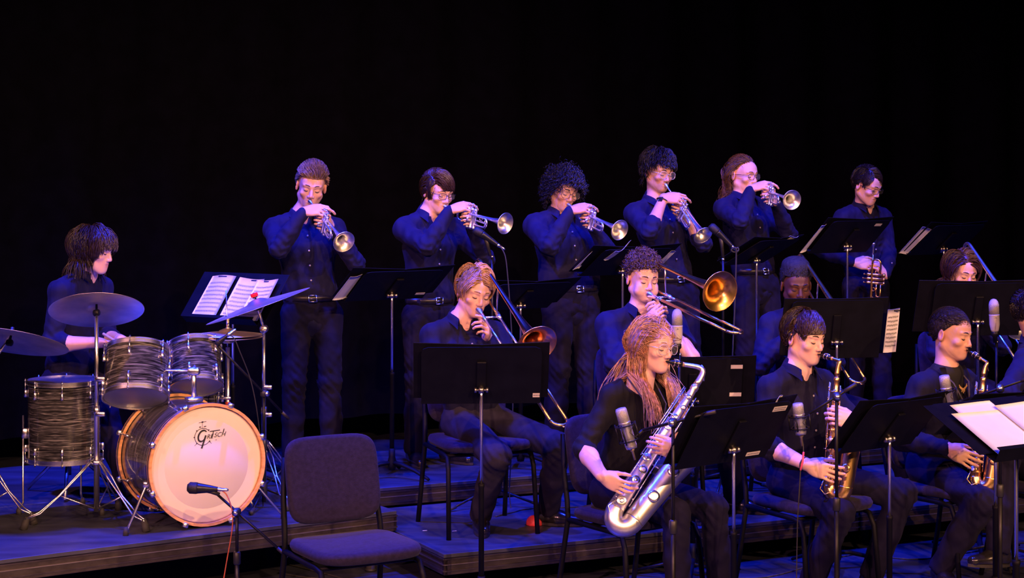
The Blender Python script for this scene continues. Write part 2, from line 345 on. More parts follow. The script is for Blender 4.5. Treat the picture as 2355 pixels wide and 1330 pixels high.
def nrm_rows(a): return a / (np.linalg.norm(a, axis=-1, keepdims=True) + 1e-9)
CRN = V(0, -.014, .030); CRR = V(.0745, .095, .086)
def hairline(y, hl): return np.clip(hl[0] + (y - hl[1]) * hl[2], hl[3], hl[4])
HL_SHORT = (-.005, -.02, 1.1, -.055, .062)
def make_hair(parent, H, A, hp, seed=0):
    """hair in head space: right, forward, up"""
    rng = np.random.default_rng(seed); mat = M('hair_' + hp['name'], hp['col'], hp.get('rough', .42), 0, var=((60, 60, 60), .45), spec=.5, bump=(220, .25, .002))
    hl = hp.get('hl', HL_SHORT); th = hp.get('th', .012); S = SDF((-.17, -.19, -.12 if not hp.get('mass') else -.42), (.17, .17, .19), .0065)
    I = np.eye(3); tp_ = hp.get('top', 0.); CC = CRN + V(0, hp.get('topy', 0.) * .5, tp_ * .5); CR = CRR + V(tp_ * .15, tp_ * .15, tp_ * .6) + th
    S.ell(CC, CR - min(.005, th * .6), 0, I)
    if hp.get('box'): S.ell(CC + V(0, 0, .012), (CR - .004) * V(.98, .98, .93), .02, I); S.ell(CC + V(0, -.01, CR[2] * .62), (CR[0] * .86, CR[1] * .82, CR[2] * .36), .02, I)
    sl, x, y, z = S._rg((-.2, -.2, -.2), (.2, .2, .3)); S.f[sl] = np.maximum(S.f[sl], (hairline(y, hl) - z + 0 * x) * .8)
    S.f[sl] = np.maximum(S.f[sl], -(np.sqrt((x / .066) ** 2 + ((y - .075) / .06) ** 2 + ((z + .01) / hp.get('fclear', .066)) ** 2) - 1) * .06)     # keep the face clear
    for (a_, b_, r0_, r1_) in hp.get('mass', ()): S.cap(a_, b_, r0_, r1_, .02)
    v, q = S.mesh(); parts = [(v + nrm_rows(v - CRN) * (wob(v, hp.get('nf', 60), seed) * hp.get('na', .004))[:, None], q)]
    n = hp.get('n', 1300)
    i = np.arange(9000) + .5; ph = np.arccos(1 - 2 * i / 9000); tht = math.pi * (1 + 5 ** .5) * i
    d = np.stack([np.cos(tht) * np.sin(ph), np.sin(tht) * np.sin(ph), np.cos(ph)], 1); r = CC + d * (CR - min(.004, th * .5))
    ok = r[:, 2] > hairline(r[:, 1], hl) + .003; ok &= ~((r[:, 1] > .06) & (r[:, 2] < hl[4])); ok &= r[:, 1] < hp.get('ymax', 1.); r = r[ok]; r = r[rng.permutation(len(r))[:n]]; nn = nrm_rows((r - CRN) / (CRR ** 2)); m = hp.get('m', 6)
    dr, ln = hp['comb'](r, nn, rng); cl = wob(r, 75, seed + 5)[:, None] * nrm_rows(np.cross(nn, dr)) * hp.get('clump', .25)      # locks run together in waves
    ln = np.asarray(ln) * rng.uniform(.7, 1.1, len(r)); g = A @ V(0, 0, -1); gr = hp.get('grav', .25); fz = hp.get('fz', .036)
    p = r.copy(); path = [p.copy()]; dr = nrm_rows(dr + cl + rng.normal(size=dr.shape) * hp.get('mess', .08)); lift = hp.get('lift', .003); ll = rng.uniform(.0, 1., len(r)) * lift
    for s in range(m):
        p = p + dr * (ln / m)[:, None]; rr = CR + ll[:, None]; k = np.linalg.norm((p - CC) / rr, axis=1); ins = k < 1
        p[ins] = CC + (p[ins] - CC) / k[ins][:, None]; hg = hp.get('hug', 9.) + 0 * k; hg = np.where(p[:, 2] > .0, 1.04 + (hg - 1.04) * np.clip((.085 - p[:, 2]) / .085, 0, 1) if hp.get('hugtop') else hg, hg); far = (k > hg) & (p[:, 2] > -.06); p[far] = CC + (p[far] - CC) / k[far][:, None] * hg[far][:, None]; below = p[:, 2] < -.02      # hang outside the jaw and neck
        rad = np.linalg.norm(p[:, :2] - V(0, -.01), axis=1); fix = below & (rad < .074) & (p[:, 2] > -.14); p[fix, :2] = V(0, -.01) + (p[fix, :2] - V(0, -.01)) / rad[fix][:, None] * .074
        face = (p[:, 1] > .045) & (np.abs(p[:, 0]) < .064) & (p[:, 2] < fz); p[face, 2] = fz + (p[face, 2] - fz) * .12
        if hp.get('guard'): hp['guard'](p)
        dr = nrm_rows(p - path[-1] + 1e-5); dr = nrm_rows(dr + g * gr + rng.normal(size=dr.shape) * hp.get('mess', .08) * .4); path.append(p.copy())
    path = np.stack(path, 1); t = np.linspace(0, 1, m + 1)[None, :]
    if hp.get('curl'):
        cr, cf = hp['curl']; tg = nrm_rows(np.gradient(path, axis=1)); u = nrm_rows(np.cross(tg, nrm_rows(path - CRN) + 1e-3)); v2 = np.cross(tg, u); ph = hp.get('cph', 1.) * rng.uniform(0, 6.28, (len(r), 1)) + 2.5 * wob(r, 40, seed)[:, None]; a = ph + t * cf * 6.28 * rng.uniform(.85, 1.15, (len(r), 1))
        path = path + cr * np.minimum(1, t * hp.get('cr0', 4.))[..., None] * (np.cos(a)[..., None] * u + np.sin(a)[..., None] * v2)
    wd = hp.get('w', .0028) * (1 - .7 * t ** 1.5) * rng.uniform(.7, 1.2, (len(r), 1)); lv, lq = ribbon_locks(path - CRN, wd); parts.append((lv + CRN, lq))
    V_ = []; Q_ = []; b = 0
    for v, q in parts: V_.append(v); Q_.append(q + b); b += len(v)
    return raw('hair', H + np.concatenate(V_) @ A, np.concatenate(Q_), mat, parent)
def comb_dir(d, l, tx=0.):       # tangential combing towards d
    def fn(r, nn, rng):
        dd = np.tile(nrm(d), (len(r), 1)); dd = dd - nn * (dd * nn).sum(1, keepdims=True) * .85; return nrm_rows(dd + nn * tx), np.full(len(r), l)
    return fn
def glasses(parent, H, A, mat, kind='rect', lens=True, size=1.):
    T = lambda *p: H + A.T @ V(*p); b = MB(); g = M('spectacle_lens', (.95, .95, 1), .08, 0, spec=.8); g.node_tree.nodes['Principled BSDF'].inputs['Alpha'].default_value = .07
    b2 = MB(); cs = []
    for s in (-1, 1):
        w_, h_ = (.0245 * size, .0165 * size) if kind == 'rect' else (.0235 * size, .0205 * size); e = 3.6 if kind == 'rect' else 2.4; ring = []
        for k in range(20):
            a = 2 * math.pi * k / 20; c, s_ = math.cos(a), math.sin(a); x = w_ * math.copysign(abs(c) ** (2 / e), c); z = h_ * math.copysign(abs(s_) ** (2 / e), s_)
            ring.append(T(s * .0325 * size + x, .109 - .25 * max(0, s * x + .01) - (.0), -.006 + z))
        b.tube(ring + [ring[0]], .0016, 6, caps=False); c = sum(ring) / 20; b2.add(list(ring) + [c], [(k, (k + 1) % 20, 20) for k in range(20)])
        b.tube([T(s * .056 * size, .099, .002), T(s * .072, .088, .003), T(s * .080, .04, .004), T(s * .083, -.008, .002), T(s * .082, -.028, -.018)], .0017, 6)
    b.tube([T(-.009, .110, -.001), T(0, .112, .002), T(.009, .110, -.001)], .0016, 6)
    fr = b.build('spectacles', mat, parent)
    if lens: b2.build('lens', g, fr)
def face_bits(parent, H, A, browcol, closed=True, thick=1.):
    T = lambda *p: H + A.T @ V(*p); hm = M('brow_%02d%02d' % (int(browcol[0] * 99), int(browcol[2] * 99)), browcol, .7, 0, var=(200, .4))
    for s in (-1, 1):
        MB().tube([T(s * .013, .0995, .0185), T(s * .022, .0985, .0235), T(s * .034, .0935, .0245), T(s * .047, .0835, .0195)], [.0030 * thick, .0036 * thick, .0030 * thick, .0014], 6).build('eyebrow', hm, parent)
        y = .0905; z = -.0115
        MB().tube([T(s * .0185, y - .003, z + .0035), T(s * .024, y + .0005, z + .0005), T(s * .031, y + .0015, z - .0005), T(s * .038, y - .0005, z + .0008), T(s * .0445, y - .007, z + .0040)], [.0010, .0018, .0021, .0019, .0010], 6).build('eyelashes', M('lash', (.025, .018, .016), .8, 0, var=(90, .2)), parent)
SEATED, STANDING = 'seated', 'standing'
def person(label, sp):
    psi = sp['psi']; f, r = body_axes(psi); up = V(0, 0, 1); N = V(*sp['N']) + V(0, 0, sp.get('nup', .030)); PV = V(*sp['PV']); spine = nrm(N - PV); wgt = sp.get('w', 1.)
    A = head_axes(*sp['head']); H = V(*sp['H']) if 'H' in sp else V(*sp['mouth']) - A.T @ MOUTH
    fl = sp['floor']; root = thing('person', label, 'person', (PV[0], PV[1], fl))
    sw = sp.get('sw', .172) * (.5 + .5 * wgt); sh = {}
    for s, k in (('R', 1), ('L', -1)): sh[s] = N + r * k * sw - spine * sp.get('drop', .078) + f * .0 + V(*sp.get('shoff', {}).get(s, (0, 0, 0)))
    arms = {}
    for s, k in (('R', 1), ('L', -1)):
        h = sp['hands'][s]; pole = V(*sp.get('pole', {}).get(s, r * k * .8 - up * .6 - f * .1)); W = V(*h['w']); l = sp.get('arm', (.29, .255)); arms[s] = (sh[s], ik(sh[s], W, l[0], l[1], pole), W)
    # ------- body: head, neck, arms and hands as one skin
    pts = [H, N, PV] + [p for a in arms.values() for p in a]; lo = np.min(pts, 0) - .21; hi = np.max(pts, 0) + .21; lo[2] = max(lo[2], fl + .0); hd = .0044
    S = SDF(lo, hi, hd); T = lambda *p: H + A.T @ V(*p)
    nb = N + f * .012
    S.cap(T(0, -.022, -.035), nb, .050 * sp.get('nk', 1), .054 * sp.get('nk', 1), .0)
    head_field(S, H, A, **sp.get('face', {}))
    S.cap(nb, nb - spine * .10 + f * .004, .052, .055, .03, r, 1.35)
    S.cap(N - spine * .10, N - spine * .20, .045, .02, .02)
    for s in 'RL':
        a, e, W = arms[s]; bare = sp.get('sleeve', 'long') != 'long'
        hd_ = sp['hands'][s]; up_r = .018; S.cap(nb - spine * .08, a, .022, .018, .02); S.cap(a, a + (e - a) * .6, up_r, None, .012); S.cap(a + (e - a) * .6, e, up_r if not bare else .034, .036 if bare else .018, .012)
        fw = .041 if bare else .018; mid = e + (W - e) * (.35 if bare else .6)
        S.cap(e, mid, fw * .95, fw, .012); S.cap(mid, W, fw, .0265, .012)
        S.cap(W - nrm(W - e) * .03, W + nrm(hd_['f']) * .02, .0255, .026, .01)
        hand_field(S, W, hd_['f'], hd_['n'], s, hd_.get('curl', (40, 45, 30)), hd_.get('spread', 4), hd_.get('thumb', (.55, .55, .35)), hd_.get('tcurl', 25), hd_.get('dcurl', (0, 0, 0, 0)), sp.get('hsc', 1.))
    v, q = S.mesh(); L = (v - H) @ A.T; sk = np.array(sp['skin']); col = np.tile(sk, (len(v), 1)); x, y, z = L.T
    def blend(wt, c): nonlocal col; col = col * (1 - wt[:, None]) + np.array(c) * wt[:, None]
    near = (np.linalg.norm(L, axis=1) < .2)
    g = lambda cx, cy, cz, rx, ry, rz: np.exp(-(((np.abs(x) - cx) / rx) ** 2 + ((y - cy) / ry) ** 2 + ((z - cz) / rz) ** 2)) * near
    for cx, cz in ((.04, -.045),): blend(.35 * g(cx, .07, cz, .02, .03, .018), sk * V(1.05, .72, .68))
    blend(.4 * g(0, .11, -.036, .014, .02, .012), sk * V(1.05, .72, .68)); blend(.5 * g(.08, -.01, -.01, .02, .03, .04), sk * V(1.0, .70, .66))
    if sp.get('stubble'): blend(sp['stubble'] * np.clip(g(0, .06, -.085, .06, .05, .025) + g(0, .09, -.054, .022, .02, .006), 0, 1), sk * .35)
    blend(.75 * np.clip(g(0, .092, -.0625, .019, .02, .0045) + g(0, .092, -.074, .016, .02, .005), 0, 1), sp.get('lip', sk * V(.85, .50, .50)))
    raw('body', v, q, skin_mat('tone'), root, vc=np.clip(col, 0, 1))
    face_bits(root, H, A, sp['hair'].get('brow', sp['hair']['col']), thick=sp.get('brow_t', 1.))
    make_hair(root, H, A, sp['hair'], seed=int(abs(N[0] * 1000)) % 997)
    if sp.get('glasses'): glasses(root, H, A, *sp['glasses'])
    # ------- shirt
    sl = sp.get('sleeve', 'long'); hs = .009; pts = [N, PV] + [p for a in arms.values() for p in a]; S = SDF(np.min(pts, 0) - .2, np.max(pts, 0) + .2, hs)
    waist = PV + spine * .06; chest = N - spine * .19 + f * .012; belly = sp.get('belly', 0.)
    S.cap(PV - spine * .05, waist + spine * .06 + f * belly * .5, .096 * wgt, .098 * wgt + belly, 0, r, 1.42)
    S.cap(waist + spine * .06 + f * belly * .5, chest, .100 * wgt + belly * .8, .112 * wgt, .05, r, 1.42)
    S.cap(chest, N - spine * .085, .108 * wgt, .075, .04, r, 1.55)
    for s, k in (('R', 1), ('L', -1)):
        a, e, W = arms[s]; S.cap(N - spine * .025 + r * k * .02, a - spine * .002, .050, .056 * wgt, .045)
        S.cap(a - spine * .02, e, .060 * wgt, .050 * wgt, .035)
        if sl == 'long': S.cap(e, e + (W - e) * .45, .051 * wgt, .050, .012); S.cap(e + (W - e) * .45, W - nrm(W - e) * .012, .049, .036, .012)
        elif sl == 'roll': m_ = e + (W - e) * .22; S.cap(e, m_, .055, .056, .012); S.cap(m_ - nrm(W - e) * .02, m_, .058, .060, .004)
        elif sl == '34': S.cap(e, e + (W - e) * .15, .050, .048, .012)
    if sl == 'short':
        a, e, W = arms['R']; S.cap(e, e + (W - e) * .4, .055 * wgt, .050, .012)
        for s in 'L':
            a, e, W = arms[s]; m_ = a + (e - a) * .78; d = nrm(e - a); S.cap(m_ + d * .07, e + d * .12, .085, .085, .0, sub=True)
            S.cap(e + nrm(W - e) * .07, W, .07, .06, 0, sub=True)
    nk = sp.get('neck', 'open'); fr = N + f * .075
    if nk == 'open': S.cap(N - spine * .06, N + spine * .012 - f * .004, .076, .062, .03)
    if nk == 'open': S.ell(fr - spine * sp.get('vdrop', .022) + f * .03, (.020, .07, .045), .01, np.array([r, f, spine]), sub=True)
    elif nk == 'scoop': S.ell(N - spine * .02 + f * .05, (.11, .11, .055), .015, np.array([r, f, spine]), sub=True)
    elif nk == 'blazer': S.ell(fr - spine * .15 + f * .045, (.050, .07, .16), .01, np.array([r, f, spine]), sub=True)
    v, q = S.mesh(); shirt = raw(sp.get('shirt_name', 'shirt'), v, q, SHIRTS[sp.get('shirt', 0)], root)
    el = [arms['R'][1], arms['L'][1]]
    def folds(p):
        d = wob(p, 26, 3) * .0035 + wob(p * V(1, 1, .45), 60, 5) * .0022
        for e in el: d = d + np.exp(-(np.linalg.norm(p - e, axis=1) / .11) ** 2) * wob(p, 75, 9) * .006
        k = np.clip((N[2] - .22 - p[:, 2]) / .25, 0, 1); return d + k * wob(p * V(.6, .6, 1), 40, 11) * .004
    displace(shirt, folds)
    T2 = lambda x_, y_, z_: N + r * x_ + f * y_ + spine * z_
    if nk == 'open':                                   # shirt collar: stand and two points
        cl = MB()
        def collar(u, vv):
            a = math.radians(200 * (u - .5) * 1.42); s_, c_ = math.sin(a), -math.cos(a); front = max(0, -(-c_)) if False else max(0, c_); pt = abs(2 * u - 1) ** 5
            stand = (.060, .030 - .028 * pt); fold = (.088 + .012 * pt, -.012 - .050 * pt)
            if vv < .4: t = vv / .4; R_, Z = .066 + (stand[0] - .066) * t, -.012 - .03 * pt + (stand[1] + .012) * t
            else: t = (vv - .4) / .6; R_, Z = stand[0] + (fold[0] - stand[0]) * t, stand[1] + (fold[1] - stand[1]) * t
            return T2(s_ * R_, .012 + c_ * R_ * 1.0 + .012 * pt, Z + .010)
        cl.sheet(collar, 28, 6, .0035).build('collar', SHIRTS[sp.get('shirt', 0)], shirt)
        for j in range(sp.get('buttons', 4)):
            o = N - spine * (.125 + .085 * j) + f * .16; dirn = -f; bd = MB().lathe(T2(0, .0, 0) * 0 + front_hit(v, o, f), f, [(.0055, -.001), (.0055, .0022), (.004, .003)], 10); bd.build('button', M('button', (.35, .33, .32), .35, 0, var=(90, .2)), shirt)
    if nk == 'blazer':
        for k in (1, -1):
            def lapel(u, vv):
                z_ = .015 - .33 * u; w0 = .050 * math.sin(min(1, u * 1.25 + .15) * math.pi * .8) + .02; x_ = k * (.060 - .040 * u + vv * w0); p_ = front_hit(v, T2(x_, .2, z_), f, .03); return p_ + f * (.006 + .004 * vv)
            MB().sheet(lapel, 12, 4, .005).build('lapel', SHIRTS[3], shirt)
        S = SDF(N - .2 - spine * .3, N + .2, .008); S.cap(N - spine * .03, N - spine * .30, .078, .090, 0, r, 1.3); v2, q2 = S.mesh(); raw('undershirt', v2 + f * .012, q2, M('tee_black', (.005, .005, .006), .8, 0, var=(20, .2), bump=(60, .2, .003)), root)
    # ------- trousers and shoes
    S = SDF(np.min([PV] + [p for l in sp['legs'].values() for p in l[:2]], 0) - .2, np.max([PV] + [p for l in sp['legs'].values() for p in l[:2]], 0) + .2, .011)
    S.cap(PV - r * .05, PV + r * .05, .105 * wgt, None, 0, spine, 1.1); S.cap(PV - spine * .02, PV + spine * .05, .097 * wgt, .095 * wgt, .02, r, 1.42)
    knees = []
    for s, k in (('R', 1), ('L', -1)):
        kn, an = map(lambda p: V(*p), sp['legs'][s][:2]); hip = PV + r * k * .088 - spine * .02; knees.append(kn)
        S.cap(hip, kn, .092 * wgt, .068 * wgt, .03); m_ = kn + (an - kn) * .5
        S.cap(kn, m_, .066 * wgt, .064 * wgt, .025); S.cap(m_, an + nrm(kn - an) * .0, .063 * wgt, .058, .02)
        S.ell(an - nrm(kn - an) * .065, (.085, .085, .05), 0, np.array([*perp(kn - an), nrm(kn - an)]), sub=True)
    v, q = S.mesh(); tr = raw('trousers', v, q, sp.get('trouser', TROUSER), root)
    def tfold(p):
        d = wob(p, 24, 21) * .003
        for e in knees + [PV]: d = d + np.exp(-(np.linalg.norm(p - e, axis=1) / .14) ** 2) * wob(p, 55, 23) * .006
        return d
    displace(tr, tfold)
    for s in 'RL':
        kn, an = map(lambda p: V(*p), sp['legs'][s][:2]); td = nrm(V(*sp['legs'][s][2])); make_shoe(root, an, td, kn)
    if sp.get('belt'):
        n = 36; ring = []; mid = PV + spine * .085
        for k in range(n): a = 2 * math.pi * k / n; ring.append(mid + r * (.148 * wgt + belly) * math.cos(a) + f * (.106 * wgt + belly) * math.sin(a))
        bm = MB(); vs = [p + spine * z_ + nrm(p - mid) * o_ for p in ring for z_, o_ in ((-.017, .003), (.017, .003), (.017, .007), (-.017, .007))]
        bm.add(vs, [(k * 4 + j, k * 4 + (j + 1) % 4, ((k + 1) % n) * 4 + (j + 1) % 4, ((k + 1) % n) * 4 + j) for k in range(n) for j in range(4)]); be = bm.build('belt', M('belt_leather', (.015, .013, .013), .35, 0, var=(40, .2)), root)
        c = mid + f * (.116 * wgt + belly); b2 = MB()
        for dx, dz, hx, hz in ((-.022, 0, .003, .020), (.022, 0, .003, .020), (0, .018, .022, .003), (0, -.018, .022, .003), (.005, 0, .02, .0022)): b2.box(c + r * dx + spine * dz, (hx, .003, hz), [r, f, spine])
        b2.build('buckle', CHROME, be)
    return root, dict(N=N, PV=PV, f=f, r=r, spine=spine, H=H, A=A, arms=arms)
def front_hit(v, o, f, tol=.02):       # the frontmost cloth point on the line through o along f
    d = v - o; lat = d - (d @ f)[:, None] * f; m = np.linalg.norm(lat, axis=1) < tol
    if not m.any(): return o
    return o + f * ((v[m] - o) @ f).max()
def make_shoe(root, an, td, kn):
    td = nrm(V(td[0], td[1], td[2])); dn = nrm(V(0, 0, -1) - td * (V(0, 0, -1) @ td)); la = np.cross(td, dn); base = an + dn * .085
    S = SDF(np.minimum(an, base) - .24, np.maximum(an, base) + .24, .0078); Q = lambda x, y, z: base + td * x + la * y - dn * z
    S.cap(Q(-.045, 0, .035), Q(.05, 0, .038), .034, .036, 0, la, .92); S.cap(Q(.05, 0, .032), Q(.155, 0, .026), .038, .027, .03, la, 1.15)
    S.cap(Q(-.03, 0, .06), Q(-.01, 0, .105), .036, .040, .03); S.ell(Q(.05, 0, -.062), (.3, .2, .064), 0, np.array([td, la, -dn]), sub=True)
    v, q = S.mesh(); sh = raw('shoe', v, q, SHOE, root)
    n = 26; out = []
    for k in range(n):
        a = 2 * math.pi * k / n; c, s_ = math.cos(a), math.sin(a); x = .055 + .135 * c; wy = .040 * (1 + .10 * c) * (1 - .35 * max(0, c) ** 4); out.append((x, wy * s_))
    b = MB(); vs = [Q(x, y, z) for z in (0, .014) for x, y in out]; b.add(vs, [tuple(range(n))[::-1], tuple(range(n, 2 * n))] + [(k, (k + 1) % n, n + (k + 1) % n, n + k) for k in range(n)])
    b.build('sole', M('shoe_sole', (.02, .018, .016), .6, 0, var=(50, .2)), sh, sharp=40)
    b = MB()
    for j in range(3): b.tube([Q(.045 + .02 * j, -.018, .075 - .010 * j), Q(.048 + .02 * j, 0, .082 - .011 * j), Q(.045 + .02 * j, .018, .075 - .010 * j)], .0022, 5)
    b.build('laces', M('lace', (.02, .02, .02), .8, 0, var=(60, .2)), sh)
# ================================================================ instruments
def trumpet(label, Mp, D, U, mat=None):
    mat = mat or SILVER; Mp = V(*Mp); D = nrm(D); U = nrm(V(*U) - D * (V(*U) @ D)); R = np.cross(D, U); T = lambda a, r, u: Mp + D * a + R * r + U * u
    root = thing('trumpet', label, 'trumpet', Mp + D * .25)
    MB().lathe(Mp - D * .004, D, [(.0095, 0), (.0135, .001), (.0138, .006), (.0120, .014), (.0085, .024), (.0055, .034), (.0048, .060), (.0050, .088)], 16).build('mouthpiece', SILVER, root)
    t = .0058; b = MB()
    b.tube([T(.075, 0, 0), T(.20, .010, 0), T(.345, .012, 0)] + arc(T(.345, .012, -.0275), U, D, .0275, 0, 180, 10) + [T(.27, .008, -.055)], t, 10)
    b.build('leadpipe', mat, root)
    prof = [(.0060, .13), (.0062, .24), (.0070, .30), (.0086, .35), (.0115, .395), (.0165, .43), (.024, .455), (.036, .475), (.050, .486), (.0605, .4915), (.0620, .4925), (.0618, .4945), (.0600, .4935), (.049, .488), (.035, .477), (.0225, .456), (.015, .43), (.010, .395), (.0070, .35), (.0055, .30)]
    bell = MB().lathe(T(0, -.014, 0), D, prof, 40, cap=False).build('bell', mat, root)
    MB().tube(arc(T(.4930, -.014, 0), R, U, .0612, 0, 360, 41), .0016, 6, caps=False).build('bell_rim', mat, bell)
    b = MB(); b.tube([T(.13, -.014, 0)] + arc(T(.13, -.012, -.0275), U, -D, .0275, 0, 180, 10) + [T(.20, -.004, -.055)], .006, 10); b.build('bell_bow', mat, root)
    for i, a in enumerate((.205, .232, .259)):
        v = MB().lathe(T(a, 0, -.085), U, [(.006, 0), (.0118, .002), (.0118, .012), (.0105, .014), (.0105, .105), (.0120, .107), (.0120, .119), (.008, .123)], 16).build('valve_casing', mat, root)
        dn = .0 if i == 1 else .008
        MB().lathe(T(a, 0, .036), U, [(.0028, 0), (.0028, .022 - dn), (.0085, .0235 - dn), (.0085, .0265 - dn), (.006, .028 - dn)], 12).build('valve_button', mat, v)
    b = MB(); b.tube([T(.268, -.008, -.030), T(.335, -.008, -.030)] + arc(T(.335, -.008, -.044), U, D, .014, 0, 180, 8) + [T(.268, -.008, -.058)], .0055, 8); b.build('third_valve_slide', mat, root)
    b = MB(); b.tube([T(.198, .0, -.020), T(.165, .004, -.020)] + arc(T(.165, .004, -.032), U, -D, .012, 0, 180, 8) + [T(.198, .0, -.044)], .0055, 8); b.build('first_valve_slide', mat, root)
    b = MB(); b.tube([T(.232, .008, -.02), T(.232, .035, -.02), T(.232, .035, -.036), T(.232, .008, -.036)], .0052, 8); b.build('second_valve_slide', mat, root)
    for a in (.30, .17): MB().tube([T(a, .012, 0), T(a, -.014, 0)], .0028, 6).build('brace', mat, root)
    MB().tube([T(.355, .012, -.0), T(.355, .012, -.055)], .0024, 6).build('slide_brace', mat, root)
    MB().tube(arc(T(.30, -.010, -.012), D, U, .011, 0, 360, 14), .0022, 6, caps=False).build('finger_ring', mat, root)
    MB().tube([T(.268, .014, .004), T(.275, .018, .018), T(.262, .018, .026), T(.250, .016, .018)], .0025, 6).build('finger_hook', mat, root)
    MB().tube([T(.372, .012, -.030), T(.378, .016, -.040), T(.365, .016, -.062)], .0022, 6).build('water_key', mat, root)
    hands = dict(R=dict(w=T(.135, .088, .005), f=-R * .70 + D * .52 + U * .38, n=-U * .75 - R * .45 - D * .2, curl=(30, 40, 28), spread=3, thumb=(.25, .75, .6), dcurl=(4, -6, 2, 10)),
                 L=dict(w=T(.155, -.082, -.080), f=R * .50 + D * .62 + U * .42, n=R * .85 - D * .45, curl=(42, 60, 42), spread=2, thumb=(.75, .2, .45)))
    return root, hands
UPV = V(0, 0, 1)
def trombone(label, Mp, D, roll, ext=.0, mat=None, bmat=None, bell_px=None, ups=V(0, 0, 1)):
    mat = mat or BRASS; bmat = bmat or mat; Mp = V(*Mp); D = nrm(D); U0 = nrm(ups - D * (ups @ D)); R0 = np.cross(D, U0)
    def fr(ro):
        a = math.radians(ro); U = U0 * math.cos(a) + R0 * math.sin(a); return U, np.cross(D, U)
    if bell_px is not None:           # turn about the slide so that the bell lies where it was seen
        best = None
        for ro in range(-90, 91, 3):
            U, R = fr(ro); c = Mp + D * .53 - R * .155 - U * .06; q = pix(c); e = (q[0] - bell_px[0]) ** 2 + (q[1] - bell_px[1]) ** 2
            if best is None or e < best[0]: best = (e, ro)
        roll = best[1]
    U, R = fr(roll); T = lambda a, r, u: Mp + D * a + R * r + U * u
    root = thing('trombone', label, 'trombone', Mp + D * .3); s = .085
    MB().lathe(Mp - D * .005, D, [(.0125, 0), (.0185, .001), (.0190, .008), (.0165, .020), (.0110, .036), (.0068, .048), (.0062, .085)], 18).build('mouthpiece', SILVER, root)
    e = .72 + ext
    b = MB(); b.tube([T(.06, 0, 0), T(.14 + ext, 0, 0)], .0068, 10); b.tube([T(.06, 0, -s), T(.14 + ext, 0, -s)], .0068, 10); b.build('inner_slide', CHROME, root)
    b = MB(); b.tube([T(.13 + ext, 0, 0), T(e, 0, 0)], .0080, 10); b.tube([T(.13 + ext, 0, -s), T(e, 0, -s)], .0080, 10); sl = b.build('outer_slide', CHROME if mat is not BRASS else mat, root)
    MB().tube(arc(T(e, 0, -s / 2), U, D, s / 2, 0, 180, 14), .0085, 10).build('slide_bow', mat, sl)
    b = MB(); b.tube([T(.150 + ext, 0, 0), T(.150 + ext, 0, -s)], .0055, 8); b.build('slide_brace', CHROME, sl)
    b = MB(); b.tube([T(.075, 0, 0), T(.075, 0, -s)], .0055, 8); b.lathe(T(.045, 0, 0), D, [(.0085, 0), (.0095, .005), (.0095, .05), (.0085, .055)], 12); b.lathe(T(.035, 0, -s), D, [(.0095, 0), (.0125, .005), (.0125, .03), (.0095, .055)], 12); b.build('cork_barrel', CHROME, root)
    MB().tube([T(e + s / 2, 0, -s / 2), T(e + s / 2 + .012, 0, -s / 2), T(e + s / 2 + .012, 0, -s / 2 - .02)], .004, 6).build('water_key', mat, sl)
    q = -.155; lo = -s; bu = -.06
    b = MB(); b.tube([T(.05, 0, lo), T(-.02, 0, lo), T(-.20, -.012, lo)], [.0072, .0072, .0085], 10); b.build('gooseneck', mat, root)
    c0 = T(-.20, -.012, lo); c1 = T(-.20, q, bu); lat = (c1 - c0) / 2; b = MB(); b.tube([c0 + D * .03] + [c0 + lat * (1 - math.cos(t)) - D * .075 * math.sin(t) for t in np.linspace(0, math.pi, 16)] + [c1 + D * .03], .0098, 12); b.build('tuning_slide', mat, root)
    prof = [(.0098, -.20), (.0105, -.02), (.0120, .12), (.0145, .24), (.0185, .34), (.0250, .415), (.0340, .465), (.0480, .502), (.0660, .523), (.0860, .536), (.1010, .542), (.1045, .5445), (.1045, .5465), (.1010, .5445), (.0850, .5385), (.0640, .5255), (.0460, .504), (.0320, .466), (.0230, .415), (.0165, .34)]
    bl = MB().lathe(T(0, q, bu), D, prof, 48, cap=False).build('bell', bmat, root)
    MB().tube(arc(T(.5455, q, bu), R, U, .1035, 0, 360, 49), .0022, 6, caps=False).build('bell_rim', mat, bl)
    for a in (.035, -.17): MB().tube([T(a, -.003 if a > 0 else -.012, lo), T(a, q, bu)], .0048, 8).build('bell_brace', CHROME, root)
    b = MB(); b.tube([T(-.10, -.006, lo), T(-.10, q * .5, (lo + bu) / 2 + .01), T(-.10, q, bu)], .0035, 6); b.build('tuning_slide_brace', CHROME, root)
    Rh = nrm(np.cross(D, UPV)); Uw = np.cross(Rh, D)
    hands = dict(R=dict(w=Mp + D * (.10 + ext) + Rh * .065 - Uw * .150, f=-Rh * .30 + D * .40 + Uw * .80, n=-Rh * .85 - D * .2, curl=(35, 55, 35), spread=3, thumb=(.2, .7, .6)),
                 L=dict(w=Mp + D * .055 - Rh * .055 - Uw * .140, f=Rh * .30 + D * .30 + Uw * .85, n=Rh * .9 - D * .25, curl=(42, 62, 40), spread=3, thumb=(.7, .5, .35), dcurl=(-24, 0, 0, 5)))
    return root, hands, roll
